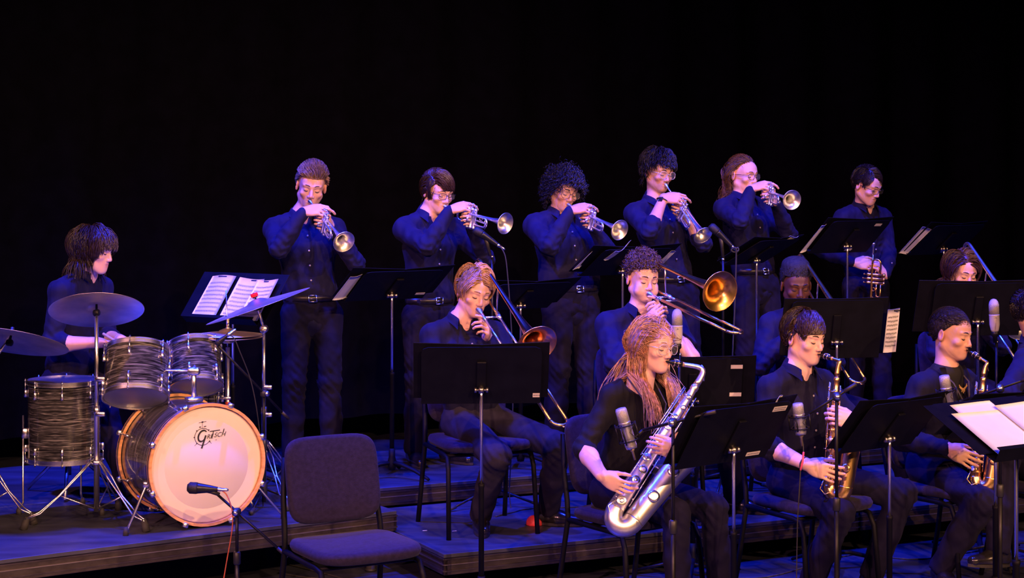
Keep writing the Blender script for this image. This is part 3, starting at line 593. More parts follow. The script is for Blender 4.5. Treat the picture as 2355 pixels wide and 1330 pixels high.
def saxophone(label, tip, T0, B0, side, mat, kind='alto', key_mat=None, face=None):
    tip, T0, B0 = map(lambda p: V(*p), (tip, T0, B0)); X = nrm(B0 - T0); L = np.linalg.norm(B0 - T0); side = nrm(V(*side) - X * (V(*side) @ X)); K = np.cross(X, side)
    if face is not None and K @ V(*face) < 0: K = -K
    k = 1.0 if kind == 'alto' else 1.28; key_mat = key_mat or mat; root = thing('saxophone', label, 'saxophone', B0)
    off = .073 * k; rb = .046 * k; Q = lambda a, s, n: T0 + X * a + side * s + K * n
    straight = L - rb - .02 * k
    MB().lathe(T0, X, [(.0125 * k, 0), (.0145 * k, .004), (.0145 * k, .02), (.0125 * k, .024), (.0140 * k, .05), (.0300 * k, straight)], 24).build('body_tube', mat, root)
    bc = Q(straight, off / 2, 0); MB().tube([Q(straight, 0, 0)] + [bc - side * off / 2 * math.cos(t) + X * rb * 1.05 * math.sin(t) for t in np.linspace(.1, math.pi - .1, 16)] + [Q(straight, off, 0)], list(np.linspace(.0300, .0370, 18) * k), 20).build('bow', mat, root)
    bl = .36 * k if kind == 'tenor' else .30; tilt = .10; bd = nrm(-X + side * tilt)
    prof = [(.0370 * k, 0), (.0390 * k, bl * .35), (.0430 * k, bl * .6), (.050 * k, bl * .78), (.0565 * k, bl * .9), (.0615 * k, bl), (.0630 * k, bl + .002), (.0615 * k, bl + .003), (.053 * k, bl * .92), (.044 * k, bl * .7), (.038 * k, bl * .45)]
    bell = MB().lathe(Q(straight, off, 0), bd, prof, 36, cap=False).build('bell', mat, root)
    e = Q(straight, off, 0) + bd * (bl + .001); u, w_ = perp(bd); MB().tube(arc(e, u, w_, .062 * k, 0, 360, 37), .002, 6, caps=False).build('bell_rim', key_mat, bell)
    for a, r in ((straight - .02, .0285), (straight * .5, .021)): MB().tube(arc(Q(a, 0, 0), side, K, r * k, 0, 360, 25), .003, 6, caps=False).build('ferrule', key_mat, root)
    MB().tube([Q(straight * .62, .02, 0), Q(straight * .62, off - .03, 0)], .004, 8).build('bell_brace', key_mat, root)
    d = tip - T0; h = nrm(d - X * (d @ X)); n0 = T0 - X * .004; top = T0 - X * (.055 * k)
    mp0 = tip + (T0 - tip) * 0; md = nrm(n0 - X * .075 * k - tip + h * .0); base = tip + md * .085
    path = bez(n0, n0 - X * .085 * k, base + md * .075 * k, base, 16)
    MB().tube(path, list(np.linspace(.0120, .0075, 16) * k), 14).build('neck', mat if kind == 'tenor' else key_mat, root)
    MB().tube([path[9] - X * .012 * k, path[5] - X * .014 * k, path[2] + side * .02], .0028, 6).build('octave_key', key_mat, root)
    cork = MB().lathe(base - md * .004, -md, [(.0085 * k, -.012), (.0085 * k, .02)], 12).build('neck_cork', M('cork', (.50, .33, .18), .8, 0, var=(60, .3)), root)
    upv = nrm(-X - md * (-X @ md)); mpc = MB(); n = 14; vs = []
    for t, ru, rl in ((0, .0015, .002), (.02, .005, .004), (.045, .010, .0085), (.07, .0115, .0115), (.085, .0115, .0115)):
        for j in range(n):
            a = 2 * math.pi * j / n; s_ = math.sin(a); vs.append(tip + md * t + np.cross(md, upv) * math.cos(a) * (.0075 + .05 * min(t, .08)) + upv * s_ * (ru if s_ > 0 else rl) * k)
    mpc.add(vs, [(i * n + j, i * n + (j + 1) % n, (i + 1) * n + (j + 1) % n, (i + 1) * n + j) for i in range(4) for j in range(n)] + [tuple(range(n - 1, -1, -1)), tuple(range(4 * n, 5 * n))]); mp_ = mpc.build('mouthpiece', EBONITE, root)
    lg = MB()
    for t in (.048, .066): lg.tube(arc(tip + md * t, upv, np.cross(md, upv), .0128 * k, 0, 360, 17), .0022, 6, caps=False)
    lg.tube([tip + md * .045 + upv * .013 * k, tip + md * .072 + upv * .013 * k], .003, 6); lg.build('ligature', CHROME if kind == 'alto' else key_mat, mp_)
    # keys: cups on the front, rods and guards
    nk = 11 if kind == 'tenor' else 10
    for i in range(nk):
        a = .07 + (straight - .10) * i / (nk - 1); rt = (.0125 + (.027 - .0125) * a / straight) * k; r = (.0098 + .0095 * i / nk) * k; an = .35 * math.sin(i * 1.9); nn = nrm(K * math.cos(an) + side * math.sin(an) * .8)
        c = T0 + X * a + nn * rt; cup = MB().lathe(c, nn, [(r * .8, 0), (r, .002), (r, .008), (r * .85, .010), (r * .3, .0105)], 18).build('key_cup', key_mat, root)
        MB().lathe(c + nn * .010, nn, [(r * .42, 0), (r * .48, .002), (r * .3, .0035)], 12).build('key_pearl' if i % 2 else 'key_boss', M('pearl_touch', (.85, .84, .80), .25, 0, var=(60, .1)) if i % 2 else key_mat, cup)
        MB().tube([c + nn * .009, c + nn * .010 - side * (r + .008), c - side * (r + .010) + nn * .004], .0022, 6).build('key_arm', key_mat, root)
    for s_, n_, a0, a1 in ((-.026, .013, .06, .62), (-.020, .022, .30, .93), (.024, .016, .08, .50), (.030, .010, .52, .95), (-.032, .004, .05, .45)):
        MB().tube([Q(straight * a0, s_ * k, n_ * k), Q(straight * a1, s_ * k * 1.12, n_ * k * 1.2)], .0026, 6).build('key_rod', key_mat, root)
        for j in range(4): t = a0 + (a1 - a0) * (j + .5) / 4; MB().ball(Q(straight * t, s_ * k * 1.05, n_ * k * 1.1), .0046, 8).build('rod_post', key_mat, root)
    for t in (.2, .42, .72): c = bc; a = straight * t; MB().lathe(Q(straight, off, 0) + bd * bl * (.15 + t * .6) + K * .038 * k, K, [(.018 * k, 0), (.021 * k, .003), (.021 * k, .009), (.012 * k, .011)], 18).build('bell_key', key_mat, root) if t != .42 else None
    MB().tube([Q(straight * .80, -.030 * k, .030 * k), Q(straight * .80, -.052 * k, .030 * k), Q(straight * .90, -.056 * k, .026 * k), Q(straight * .92, -.034 * k, .024 * k)], .003, 6).build('key_guard', key_mat, root)
    MB().tube([Q(straight * .96, -.02, .03), Q(straight + .02, -.035, .03), Q(straight + .045, -.01, .03), Q(straight + .03, .02, .035)], .003, 6).build('bow_guard', key_mat, root)
    MB().tube([Q(straight * .55, 0, -.028 * k), Q(straight * .56, -.004, -.050 * k), Q(straight * .60, -.004, -.052 * k)], .005, 8).build('thumb_hook', key_mat, root)
    return root, dict(X=X, side=side, K=K, Q=Q, straight=straight)
# ================================================================ stands, microphones, chairs
def desk_frame(c, psi, tau):      # psi: where the player looks; desk faces the player, top leans away by tau
    f, r = body_axes(psi); t = math.radians(tau); upd = V(0, 0, 1) * math.cos(t) + f * math.sin(t); n = np.cross(r, upd); n = n if n @ f < 0 else -n
    return r, upd, n             # desk right, desk up, face normal (towards the player)
def music_stand(label, c, psi, tau, base, floor, W=.50, Hh=.31, pole_dx=0., rot=20):
    c = V(*c); r, u, n = desk_frame(c, psi, tau); root = thing('music_stand', label, 'music stand', (base[0], base[1], floor)); w_, h_ = W / 2, Hh / 2
    b = MB(); sh = [(-w_ + .03, h_), (w_ - .03, h_), (w_ - .008, h_ - .010), (w_, h_ - .035), (w_, -h_), (-w_, -h_), (-w_, h_ - .035), (-w_ + .008, h_ - .010)]
    vs = [c + r * x + u * y + n * z for z in (-.0012, .0012) for x, y in sh]; b.add(vs, [tuple(range(7, -1, -1)), tuple(range(8, 16))] + [(i, (i + 1) % 8, 8 + (i + 1) % 8, 8 + i) for i in range(8)])
    dk = b.build('desk', STAND_BLACK, root, sharp=30)
    b = MB(); b.box(c - u * h_ + n * .026, (w_, .0012, .026), [r, u, n]); b.box(c - u * (h_ - .008) + n * .052, (w_, .009, .0012), [r, u, n]); b.build('ledge', STAND_BLACK, dk, smooth=False)
    b = MB(); b.box(c - n * .008 - u * .01, (.022, .09, .006), [r, u, n], .003); b.build('desk_bracket', STAND_BLACK, dk, smooth=False)
    hub = c - n * .030 - u * .06 + r * pole_dx; top = V(base[0], base[1], hub[2] - .01)
    b = MB(); b.lathe(hub - r * .032, r, [(.012, 0), (.012, .010), (.006, .011), (.006, .020), (.016, .021), (.016, .044), (.006, .045), (.006, .053), (.012, .054), (.012, .064)], 14); b.tube([hub, c - n * .010 - u * .05], .009, 8); b.build('tilt_joint', M('worn_steel', (.45, .43, .40), .3, 1, var=(30, .2)), root)
    zt = hub[2]; zm = floor + (zt - floor) * .58; B = V(base[0], base[1], 0)
    MB().tube([hub, V(B[0], B[1], zt - .03), V(B[0], B[1], zm - .05)], .0075, 10).build('inner_pole', CHROME, root)
    p = MB(); p.lathe(V(B[0], B[1], floor + .07), (0, 0, 1), [(.013, 0), (.013, zm - floor - .09), (.015, zm - floor - .085), (.015, zm - floor - .07)], 14); p.build('outer_pole', STAND_BLACK, root)
    MB().lathe(V(B[0], B[1], floor + .045), (0, 0, 1), [(.020, 0), (.024, .02), (.024, .05), (.018, .075), (.018, .12)], 14).build('base_hub', STAND_BLACK, root)
    for k in range(3):
        a = math.radians(rot + 120 * k); d = V(math.cos(a), math.sin(a), 0); o = V(B[0], B[1], floor)
        MB().tube([o + V(0, 0, .085), o + d * .07 + V(0, 0, .080), o + d * .16 + V(0, 0, .056), o + d * .25 + V(0, 0, .020), o + d * .262 + V(0, 0, .012)], [.015, .0155, .0145, .012, .010], 10, flat=.75, up=V(0, 0, 1)).build('leg', STAND_BLACK, root)
    return root, (c, r, u, n)
def folder(label, fr, W=.64, Hh=.305, dy=.0, dx=0., gap=10, group=None):
    c, r, u, n = fr; b = MB(); o = c + n * .004 + u * dy + r * dx; g = math.radians(gap)
    root = thing('music_folder', label, 'folder', o - u * Hh / 2)
    for k in (-1, 1):
        h = nrm(r * k * math.cos(g) + n * math.sin(g) * .35); MB().box(o + h * (W / 4 + .004) + n * .004, (W / 4, Hh / 2, .0022), [h, u, n], .0015).build('cover_board', FOLDER, root, smooth=False)
    MB().box(o + n * .004, (.008, Hh / 2, .003), [r, u, n], .001).build('spine', FOLDER, root, smooth=False)
    return root
def sheet_music(label, c, r, u, n, W=.22, Hh=.28, lines=True, bend=.006, name='sheet_music', group='sheets of music', skew=0.):
    c = V(*c); seed = int(abs(c[0] * 917 + c[2] * 331)) % 100; root = thing(name, label, 'sheet music', c - u * Hh / 2, group=group)
    def fn(a, b): return c + r * (a - .5) * W + u * ((b - .5) * Hh + skew * (a - .5)) + n * (bend * math.sin(a * 3 + seed) * (1 + b) + .0008)
    MB().sheet(fn, 8, 8, .0008).build('page', PAPER, root)
    if lines:
        for j in range(9):
            y = .93 - .095 * j
            if j == 0: continue
            b = MB()
            for i in range(5):
                yy = y - i * .008
                for q in range(6):
                    a0, a1 = .07 + .86 * q / 6, .07 + .86 * (q + 1) / 6; p0, p1 = fn(a0, yy), fn(a1, yy); e = n * .0013; t_ = u * .00026
                    b.add([p0 + e - t_, p1 + e - t_, p1 + e + t_, p0 + e + t_], [(0, 1, 2, 3)])
            rr = random.Random(seed * 31 + j)
            for i in range(10):
                a0 = .1 + .8 * i / 10 + rr.uniform(-.01, .01); yy = y - rr.uniform(-.004, .036); p0 = fn(a0, yy); e = n * .0014; b.add([p0 + e + r * x_ * .0014 + u * y_ * .0011 for x_, y_ in ((-1, -1), (1, -1), (1, 1), (-1, 1))], [(0, 1, 2, 3)]); s_ = 1 if rr.random() < .5 else -1
                b.add([p0 + e + r * (.0012 * s_) + r * x_ * .0002 + u * (y_ * .007 * s_) for x_, y_ in ((-1, 0), (1, 0), (1, 1), (-1, 1))], [(0, 1, 2, 3)])
            b.build('staff', INK, root, smooth=False)
        b = MB(); p = fn(.5, .965); b.box(p + n * .001, (.03, .004, .0003), [r, u, n]); b.build('title_print', INK, root, smooth=False)
    return root
def sticker(parent, c, r, u, n, W, Hh, text, name='paper_label'):
    c = V(*c); s = MB().box(c, (W / 2, Hh / 2, .0005), [r, u, n]).build(name, PAPER2, parent, smooth=False)
    if text:            # print too small to read: rows of short ink marks
        rr = random.Random(int(W * 1e5)); bb = MB(); rows = text
        for j in range(rows):
            x = -W * .40
            while x < W * .36: l = rr.uniform(.003, .009); bb.box(c + r * (x + l / 2) + u * (Hh * ((.18 - .38 * j) if rows > 1 else 0)) + n * .0007, (l / 2, .0016, .0002), [r, u, n]); x += l + .0022
        bb.build('label_print', INK, s, smooth=False)
    return s
def mic_stand(label, base, floor, top, boom=None, rot=0., tripod=True, legs=.27, counter=0.):
    base = V(base[0], base[1], floor); root = thing('microphone_stand', label, 'microphone stand', base); top = V(base[0], base[1], top)
    if tripod:
        for k in range(3):
            a = math.radians(rot + 120 * k); d = V(math.cos(a), math.sin(a), 0); l = MB().tube([base + V(0, 0, .10), base + d * legs + V(0, 0, .014)], .0075, 8).build('leg', BLACK_METAL, root)
            MB().tube([base + d * (legs - .035) + V(0, 0, .024), base + d * (legs + .012) + V(0, 0, .013)], .0115, 8).build('rubber_foot', RUBBER, l)
        MB().lathe(base + V(0, 0, .06), (0, 0, 1), [(.012, 0), (.018, .01), (.018, .06), (.013, .075)], 12).build('leg_hub', BLACK_PLASTIC, root)
    else:
        MB().lathe(base, (0, 0, 1), [(.125, 0), (.128, .004), (.125, .014), (.05, .022), (.018, .030), (.014, .05)], 32).build('round_base', BLACK_METAL, root)
    h = top[2] - floor; MB().tube([base + V(0, 0, .03), base + V(0, 0, h * .55)], .0105, 10).build('lower_tube', BLACK_METAL, root)
    MB().lathe(base + V(0, 0, h * .55 - .03), (0, 0, 1), [(.012, 0), (.017, .005), (.017, .055), (.012, .06)], 12).build('clutch', BLACK_PLASTIC, root)
    MB().tube([base + V(0, 0, h * .55), top], .0075, 10).build('upper_tube', BLACK_METAL, root)
    if boom is not None:
        b = V(*boom); d = nrm(b - top); t2 = top - d * counter
        bo = MB().tube([t2, b], .0065, 8).build('boom_arm', BLACK_METAL, root); MB().lathe(top - V(0, 0, .02), (0, 0, 1), [(.012, 0), (.019, .008), (.019, .03), (.012, .038)], 12).build('boom_clamp', BLACK_PLASTIC, root)
        if counter: MB().tube([t2 - d * .012, t2 + d * .05], .0088, 10).build('boom_end', M('boom_end', (.025, .02, .02), .5, 0, var=(50, .2)), bo)
        pv = np.cross(d, V(0, 0, 1)); MB().lathe(top, nrm(pv), [(.014, -.03), (.014, -.018), (.006, -.017), (.006, .02)], 10).build('clamp_knob', CHROME, root)
    else: MB().lathe(top - V(0, 0, .006), (0, 0, 1), [(.009, 0), (.0095, .003), (.0095, .010)], 10).build('thread_collar', CHROME, root)
    return root
def dynamic_mic(label, tip, tail, holder=None, long=True, fat=None):
    tip, tail = V(*tip), V(*tail); d = nrm(tail - tip); L = np.linalg.norm(tail - tip); root = thing('microphone', label, 'microphone', tip)
    k = fat or (.024 if long else .016)
    MB().lathe(tip, d, [(k * .6, 0), (k, .012), (k, L * .30), (k * .95, L * .34)], 20).build('grille', M('mic_grille', (.03, .03, .035), .5, .6, bump=(400, .8, .002)), root)
    MB().lathe(tip + d * L * .33, d, [(k * .95, 0), (k * .9, L * .05), (k * .62, L * .45), (k * .45, L * .64), (k * .45, L * .67)], 20).build('body', M('mic_body', (.02, .022, .03), .35, .5, var=(30, .2)), root)
    MB().lathe(tip + d * L * .97, d, [(.0095, 0), (.0095, .018), (.0075, .020), (.0075, .045), (.004, .055)], 12).build('plug', CHROME, root)
    if holder is not None: h = V(*holder); a = tip + d * L * .5; MB().tube([a, a + (h - a) * .5 + V(0, 0, -.0), h], [.016, .010, .009], 10).build('clip', BLACK_PLASTIC, root)
    return root
def condenser(label, top, bot, shock=True, white=False, arm=None, spigot=.0):
    top, bot = V(*top), V(*bot); d = nrm(bot - top); L = np.linalg.norm(bot - top); root = thing('condenser_microphone', label, 'microphone', bot); r = .0245 if not white else .026; u, w_ = perp(d)
    sil = M('mic_nickel', (.72, .71, .72), .28, .85, var=(30, .1)) if not white else M('mic_cream', (.62, .58, .52), .5, .1, var=(30, .08)); gr = M('mic_mesh', (.62, .61, .66), .45, .7, bump=(500, 1., .003)) if not white else M('mic_mesh_cream', (.50, .47, .45), .6, .3, bump=(500, 1., .003))
    if white:
        MB().lathe(top, d, [(.004, -.001), (.014, .003), (.022, .014), (r, .03), (r, L * .47)], 24).build('grille', gr, root); MB().lathe(top + d * L * .47, d, [(r * 1.03, 0), (r * 1.03, .004), (r, .006), (r, L * .30), (r * .8, L * .46), (r * .62, L * .53)], 24).build('body', sil, root)
        for x in (-.006, .008): MB().lathe(top + d * L * .55 - V(0, 1, 0) * (r - .001) + u * x, (0, -1, 0), [(.0022, 0), (.0022, .002)], 8).build('pad_switch', BLACK_PLASTIC, root)
    else:
        MB().lathe(top, d, [(.012, -.002), (.021, 0), (r, .008), (r, L * .34)], 24).build('grille', gr, root); MB().lathe(top + d * L * .34, d, [(r * 1.06, 0), (r * 1.06, .006), (r, .008), (r, L * .58), (r * .9, L * .66)], 24).build('body', sil, root)
    if shock:
        for t, R_ in ((.42, .040), (.80, .040)): MB().tube(arc(top + d * L * t, u, w_, R_, 0, 360, 25), .0035, 6, caps=False).build('shock_ring', BLACK_METAL, root)
        for k in range(4):
            a = math.pi / 2 * k + .4; e = u * math.cos(a) + w_ * math.sin(a); MB().tube([top + d * L * .36 + e * .046, top + d * L * .86 + e * .046], .0035, 6).build('shock_bar', BLACK_METAL, root)
            e2 = u * math.cos(a + .8) + w_ * math.sin(a + .8); MB().tube([top + d * L * .42 + e * .040, top + d * L * .6 + e2 * r, top + d * L * .80 + e * .040], .0014, 5).build('elastic_cord', RUBBER, root)
        if arm is not None: MB().tube([top + d * L * .6 + nrm(V(*arm) - top) * .04, arm], .007, 8).build('mount_arm', BLACK_METAL, root)
    else:
        MB().lathe(bot - d * .004, d, [(r * .62, 0), (.020, .004), (.020, .022), (.012, .03), (.010, .06)], 14).build('mount', BLACK_METAL, root)
    MB().lathe(bot, d, [(.0105, 0), (.0105, .008), (.006, .012), (.005, .05)], 10).build('plug', M('plug_bronze', (.55, .42, .25), .35, .8, var=(50, .2)), root)
    return root
def cable(label, pts, r=.0032, mat=None):
    pts = [V(*p) for p in pts]; sm = []
    for i in range(len(pts) - 1):
        p0, p1, p2, p3 = pts[max(i - 1, 0)], pts[i], pts[i + 1], pts[min(i + 2, len(pts) - 1)]
        for t in np.linspace(0, 1, 7)[:-1]: sm.append(.5 * (2 * p1 + (p2 - p0) * t + (2 * p0 - 5 * p1 + 4 * p2 - p3) * t * t + (3 * p1 - p0 - 3 * p2 + p3) * t ** 3))
    sm.append(pts[-1]); o = MB().tube(sm, r, 6).build('cable', mat or RUBBER, None, off=pts[-1]); return tag(o, label, 'cable')
def make_chair(label):
    root = thing('musician_chair', label, 'chair', (0, 0, 0), 0, 'black musician chairs', local=True); st = STAND_BLACK
    def pad(name, c, hw, hh, th, ax, curve, rad=.07):
        S = []; n = 7; b = MB(); ex = 5
        def prof(a): ca, sa = math.cos(a), math.sin(a); return math.copysign(abs(ca) ** (2 / ex), ca), math.copysign(abs(sa) ** (2 / ex), sa)
        vs = []; K = 40
        rings = [(.0, -1, .0), (.90, -1, 0), (.97, -.75, 0), (1., -.2, 0), (1., .25, 0), (.97, .8, 0), (.90, 1, 0), (.45, 1.12, 0), (0.001, 1.15, 0)]
        for s_, z, _ in rings:
            for k in range(K):
                x, y = prof(2 * math.pi * k / K); s2 = max(s_, .001); x *= hw * s2; y *= hh * s2; vs.append(V(*c) + ax[0] * x + ax[1] * y + ax[2] * (z * th + curve * (x / hw) ** 2))
        b.add(vs, [(i * K + k, i * K + (k + 1) % K, (i + 1) * K + (k + 1) % K, (i + 1) * K + k) for i in range(len(rings) - 1) for k in range(K)]); return b.build(name, CHAIR_FABRIC, root)
    e = np.eye(3)     # chair faces -y
    pad('seat', (0, -.02, .445), .235, .225, .026, (e[0], e[1], e[2]), .006)
    t = math.radians(12); pad('backrest', (0, .225, .70), .215, .185, .020, (e[0], V(0, math.sin(t), math.cos(t)), V(0, -math.cos(t), math.sin(t))), .02)
    for s_ in (-1, 1):
        MB().tube([(s_ * .20, .262, .80), (s_ * .215, .235, .62), (s_ * .222, .205, .50), (s_ * .225, .195, .42), (s_ * .235, .24, .15), (s_ * .24, .27, .0)], .0125, 10).build('leg', st, root)
        MB().tube([(s_ * .225, .195, .415), (s_ * .222, -.12, .405), (s_ * .222, -.175, .395), (s_ * .226, -.20, .34), (s_ * .235, -.235, .0)], .0125, 10).build('leg', st, root)
    MB().tube([(-.222, .05, .410), (.222, .05, .410)], .010, 8).build('seat_rail', st, root); MB().tube([(-.222, -.14, .402), (.222, -.14, .402)], .010, 8).build('seat_rail', st, root)
    return root
# ================================================================ drums
def hoop(b, o, ax, R, h, t=.004): b.lathe(o, ax, [(R, 0), (R + t, 0), (R + t, h), (R, h)], 40, close=True)
def drum(name, label, c, ax, R, L, lugs, batter=None, bottom=None, wood=False, u=None, hl=.5, loc=None, reso=True):
    c = V(*c); ax = nrm(ax); root = thing(name, label, 'drum', loc if loc is not None else c - ax * L / 2); u0, w0 = perp(ax) if u is None else (nrm(u), nrm(np.cross(ax, u))); o = c - ax * L / 2
    MB().lathe(o, ax, [(R, 0), (R, L * .25), (R, L * .5), (R, L * .75), (R, L)], 48, u=u0, cap=False).build('shell', pearl(), root)
    hw = .038 if wood else .012; hm = M('hoop_wood', (.78, .40, .16), .3, 0, var=((4, 4, 60), .25), coat=.5) if wood else CHROME
    for k, hd in ((1, batter), (-1, bottom)):
        e = c + ax * k * L / 2; b = MB(); hp = None
        if wood: b.lathe(e - ax * k * .004, ax * k, [(R + .003, -.006), (R + .017, -.006), (R + .017, hw - .012), (R + .003, hw - .012)], 56, close=True)
        else: b.lathe(e, ax * k, [(R + .002, -.012), (R + .010, -.012), (R + .010, -.008), (R + .0055, -.006), (R + .0055, .008), (R + .009, .010), (R + .009, .013), (R + .002, .013)], 48, close=True)
        hp = b.build('hoop', hm, root, sharp=35)
        if wood: MB().lathe(e - ax * k * .004, ax * k, [(R + .0172, .002), (R + .0180, .002), (R + .0180, .014), (R + .0172, .014)], 56, close=True).build('hoop_inlay', pearl(), hp)
        if hd: MB().lathe(e + ax * k * .001, ax * k, [(R + .001, -.004), (R + .001, .002), (R * .97, .004), (R * .5, .0042), (.001, .0043)], 48, cap=False).build('drum_head', hd, root)
    for i in range(lugs):
        a = 2 * math.pi * (i + hl) / lugs; d = u0 * math.cos(a) + w0 * math.sin(a); tn = np.cross(ax, d)
        for k in (1, -1):
            q = c + ax * k * (L / 2 - (.055 if L > .2 else .045)) + d * R; lg = MB().box(q + d * .009, (.007, .019, .009), [tn, ax, d], .004).build('lug', CHROME, root)
            e = c + ax * k * (L / 2 + (.022 if wood else .012)) + d * (R + (.020 if wood else .012))
            MB().tube([q + d * .012, e], .0030, 6).build('tension_rod', CHROME, lg)
            if wood: MB().box(e + d * .002, (.014, .012, .012), [tn, ax, d], .004).build('hoop_claw', CHROME, lg)
            else: MB().lathe(e - ax * k * .004, ax * k, [(.0055, 0), (.0065, .004), (.0035, .006), (.0035, .012)], 8).build('rod_head', CHROME, lg)
    return root, u0, w0
def cymbal(label, c, ax, R, name='cymbal', mat=None, bell=.2, bow=.10, loc=None):
    ax = nrm(ax); mat = mat or M('cymbal_bronze', (.74, .62, .48), .46, 1, var=((9, 9, 9), .2), bump=((3, 3, 300), .10, .002)); root = thing(name, label, 'cymbal', c)
    top = [(.006, R * .135), (R * .08, R * .13), (R * bell * .75, R * .105), (R * bell, R * .072), (R * .4, R * .052), (R * .7, R * .028), (R * .99, 0), (R, -.001), (R * .99, -.002), (R * .7, R * .028 - .002), (R * .4, R * .052 - .002), (R * bell, R * .072 - .002), (R * bell * .75, R * .105 - .002), (R * .08, R * .13 - .002), (.006, R * .135 - .002)]
    b = MB().lathe(V(*c) - ax * R * .135, ax, top, 72, cap=False); o = b.build('disc', mat, root)
    return root
# ================================================================ the setting
ROW = math.radians(26); UU = V(math.cos(ROW), math.sin(ROW), 0); BK = V(-math.sin(ROW), math.cos(ROW), 0); NN = -BK; UP = V(0, 0, 1)
Z1, Z2, ZD = .20, .31, .31
def structure(o): o['kind'] = 'structure'; return o
FLOORM = M('stage_floor_paint', (.032, .036, .058), .38, 0, var=((5, 5, 5), .35), bump=((30, 30, 30), .15, .002))
DECKM = M('deck_board', (.036, .040, .058), .5, 0, var=((3, 9, 3), .45), bump=((40, 40, 40), .2, .002))
RAILM = M('deck_rail', (.085, .070, .060), .38, .75, var=((2, 30, 30), .3))
fl = structure(MB().box((0, 10, -.05), (16, 16, .05)).build('floor', FLOORM, None, smooth=False, off=V(0, 10, -.1)))
SEAM = M('floor_seam', (.006, .006, .008), .8, 0, var=(20, .2))
for i in range(-4, 6):
    o = V(0, 8, .0008) + BK * (i * 1.22 - .3); s = MB().box(o, (8, .003, .0006), [UU, BK, UP]); s.build('floor_seam', SEAM, fl, smooth=False)
for i in range(-4, 6): MB().box(V(0, 8, .0008) + UU * (i * 2.44 + .5), (.003, 8, .0006), [UU, BK, UP]).build('floor_seam', SEAM, fl, smooth=False)
def curtain(name, a, d, length, hgt, seed):
    n = nrm(np.cross(d, UP)); rng = np.random.default_rng(seed); K = int(length / .03); s = np.linspace(0, length, K); ph = np.cumsum(rng.uniform(.55, 1.0, K)) * .36
    off = .055 * np.sin(ph) + .03 * np.sin(ph * .37 + 1); vs = []; zs = np.linspace(0.02, hgt, 5)
    for j, z in enumerate(zs): vs.append(V(*a) + s[:, None] * d + n * (off * (1.15 - .25 * z / hgt))[:, None] + UP * z)
    vs = np.concatenate(vs); idx = np.arange(K * 5).reshape(5, K); q = np.stack([idx[:-1, :-1], idx[:-1, 1:], idx[1:, 1:], idx[1:, :-1]], -1).reshape(-1, 4)
    return structure(raw(name, vs, q, M('black_velour', (.0012, .0012, .0040), .95, 0, var=(8, .3), spec=.05, bump=(300, .3, .002)), None, off=V(*a)))
C0 = G(1020, 1276, Z1)                        # front left corner of the trombone riser
curtain('wall_back', C0 + BK * 4.6 - UU * 7, UU, 17, 7.5, 3)
curtain('wall_left', C0 + BK * 4.5 - UU * 5.4 , -BK, 6.0, 7.5, 5)
def platform(label, o, u, b, L, Dp, z, group='stage risers'):
    o = V(o[0], o[1], 0); root = thing('stage_platform', label, 'platform', o + u * L / 2 + b * Dp / 2, group=group); c = o + u * L / 2 + b * Dp / 2; R_ = M('rail_edge', (.30, .26, .22), .35, .9, var=(20, .2))
    MB().box(c + UP * (z - .010), (L / 2 - .004, Dp / 2 - .004, .010), [u, b, UP], .002).build('deck', DECKM, root, smooth=False)
    for nm, cc, ax, hl in (('front_rail', o + u * L / 2, (u, b), L / 2), ('back_rail', o + u * L / 2 + b * Dp, (u, -b), L / 2), ('side_rail', o + b * Dp / 2, (b, u), Dp / 2), ('side_rail', o + u * L + b * Dp / 2, (b, -u), Dp / 2)):
        r = MB().box(cc + ax[1] * .014 + UP * (z - .062), (hl - .004, .010, .040), [ax[0], ax[1], UP], .002).build(nm, RAILM, root, smooth=False)
        for dz, m_ in ((-.026, RAILM), (-.052, R_), (-.082, RAILM)): MB().box(cc + ax[1] * .003 + UP * (z + dz), (hl - .004, .004, .0035 if dz != -.052 else .0022), [ax[0], ax[1], UP]).build('rail_rib', m_, r, smooth=False)
    for su in (.10, L - .10):
        for sb in (.10, Dp - .10): MB().lathe(V(*(o + u * su + b * sb)[:2], 0), UP, [(.030, 0), (.030, .012), (.024, .013), (.024, z - .03)], 14).build('leg', M('riser_leg', (.03, .03, .032), .5, .4, var=(20, .2)), root)
    return root
for i in range(3): platform(('leftmost low riser platform under the blond trombonist', 'low riser platform under the middle trombonists', 'low riser platform at the right end of the trombone row')[i], C0 + UU * 2.445 * i, UU, BK, 2.44, 1.22, Z1)
T0_ = C0 + BK * 1.225 - UU * .09
for i in range(3): platform(('leftmost high riser platform under the first trumpeters', 'high riser platform under the middle trumpeters', 'high riser platform at the right end of the trumpet row')[i], T0_ + UU * 2.445 * i, UU, BK, 2.44, 1.22, Z2)
CD = G(915, 1175, ZD); AD = math.radians(34.5); UD = V(math.cos(AD), math.sin(AD), 0); BD = V(-math.sin(AD), math.cos(AD), 0)
for i in range(2): platform(('front riser platform under the bass drum', 'rear riser platform under the drummer')[i], CD - UD * 2.44 + BD * 1.225 * i, UD, BD, 2.44, 1.22, ZD)
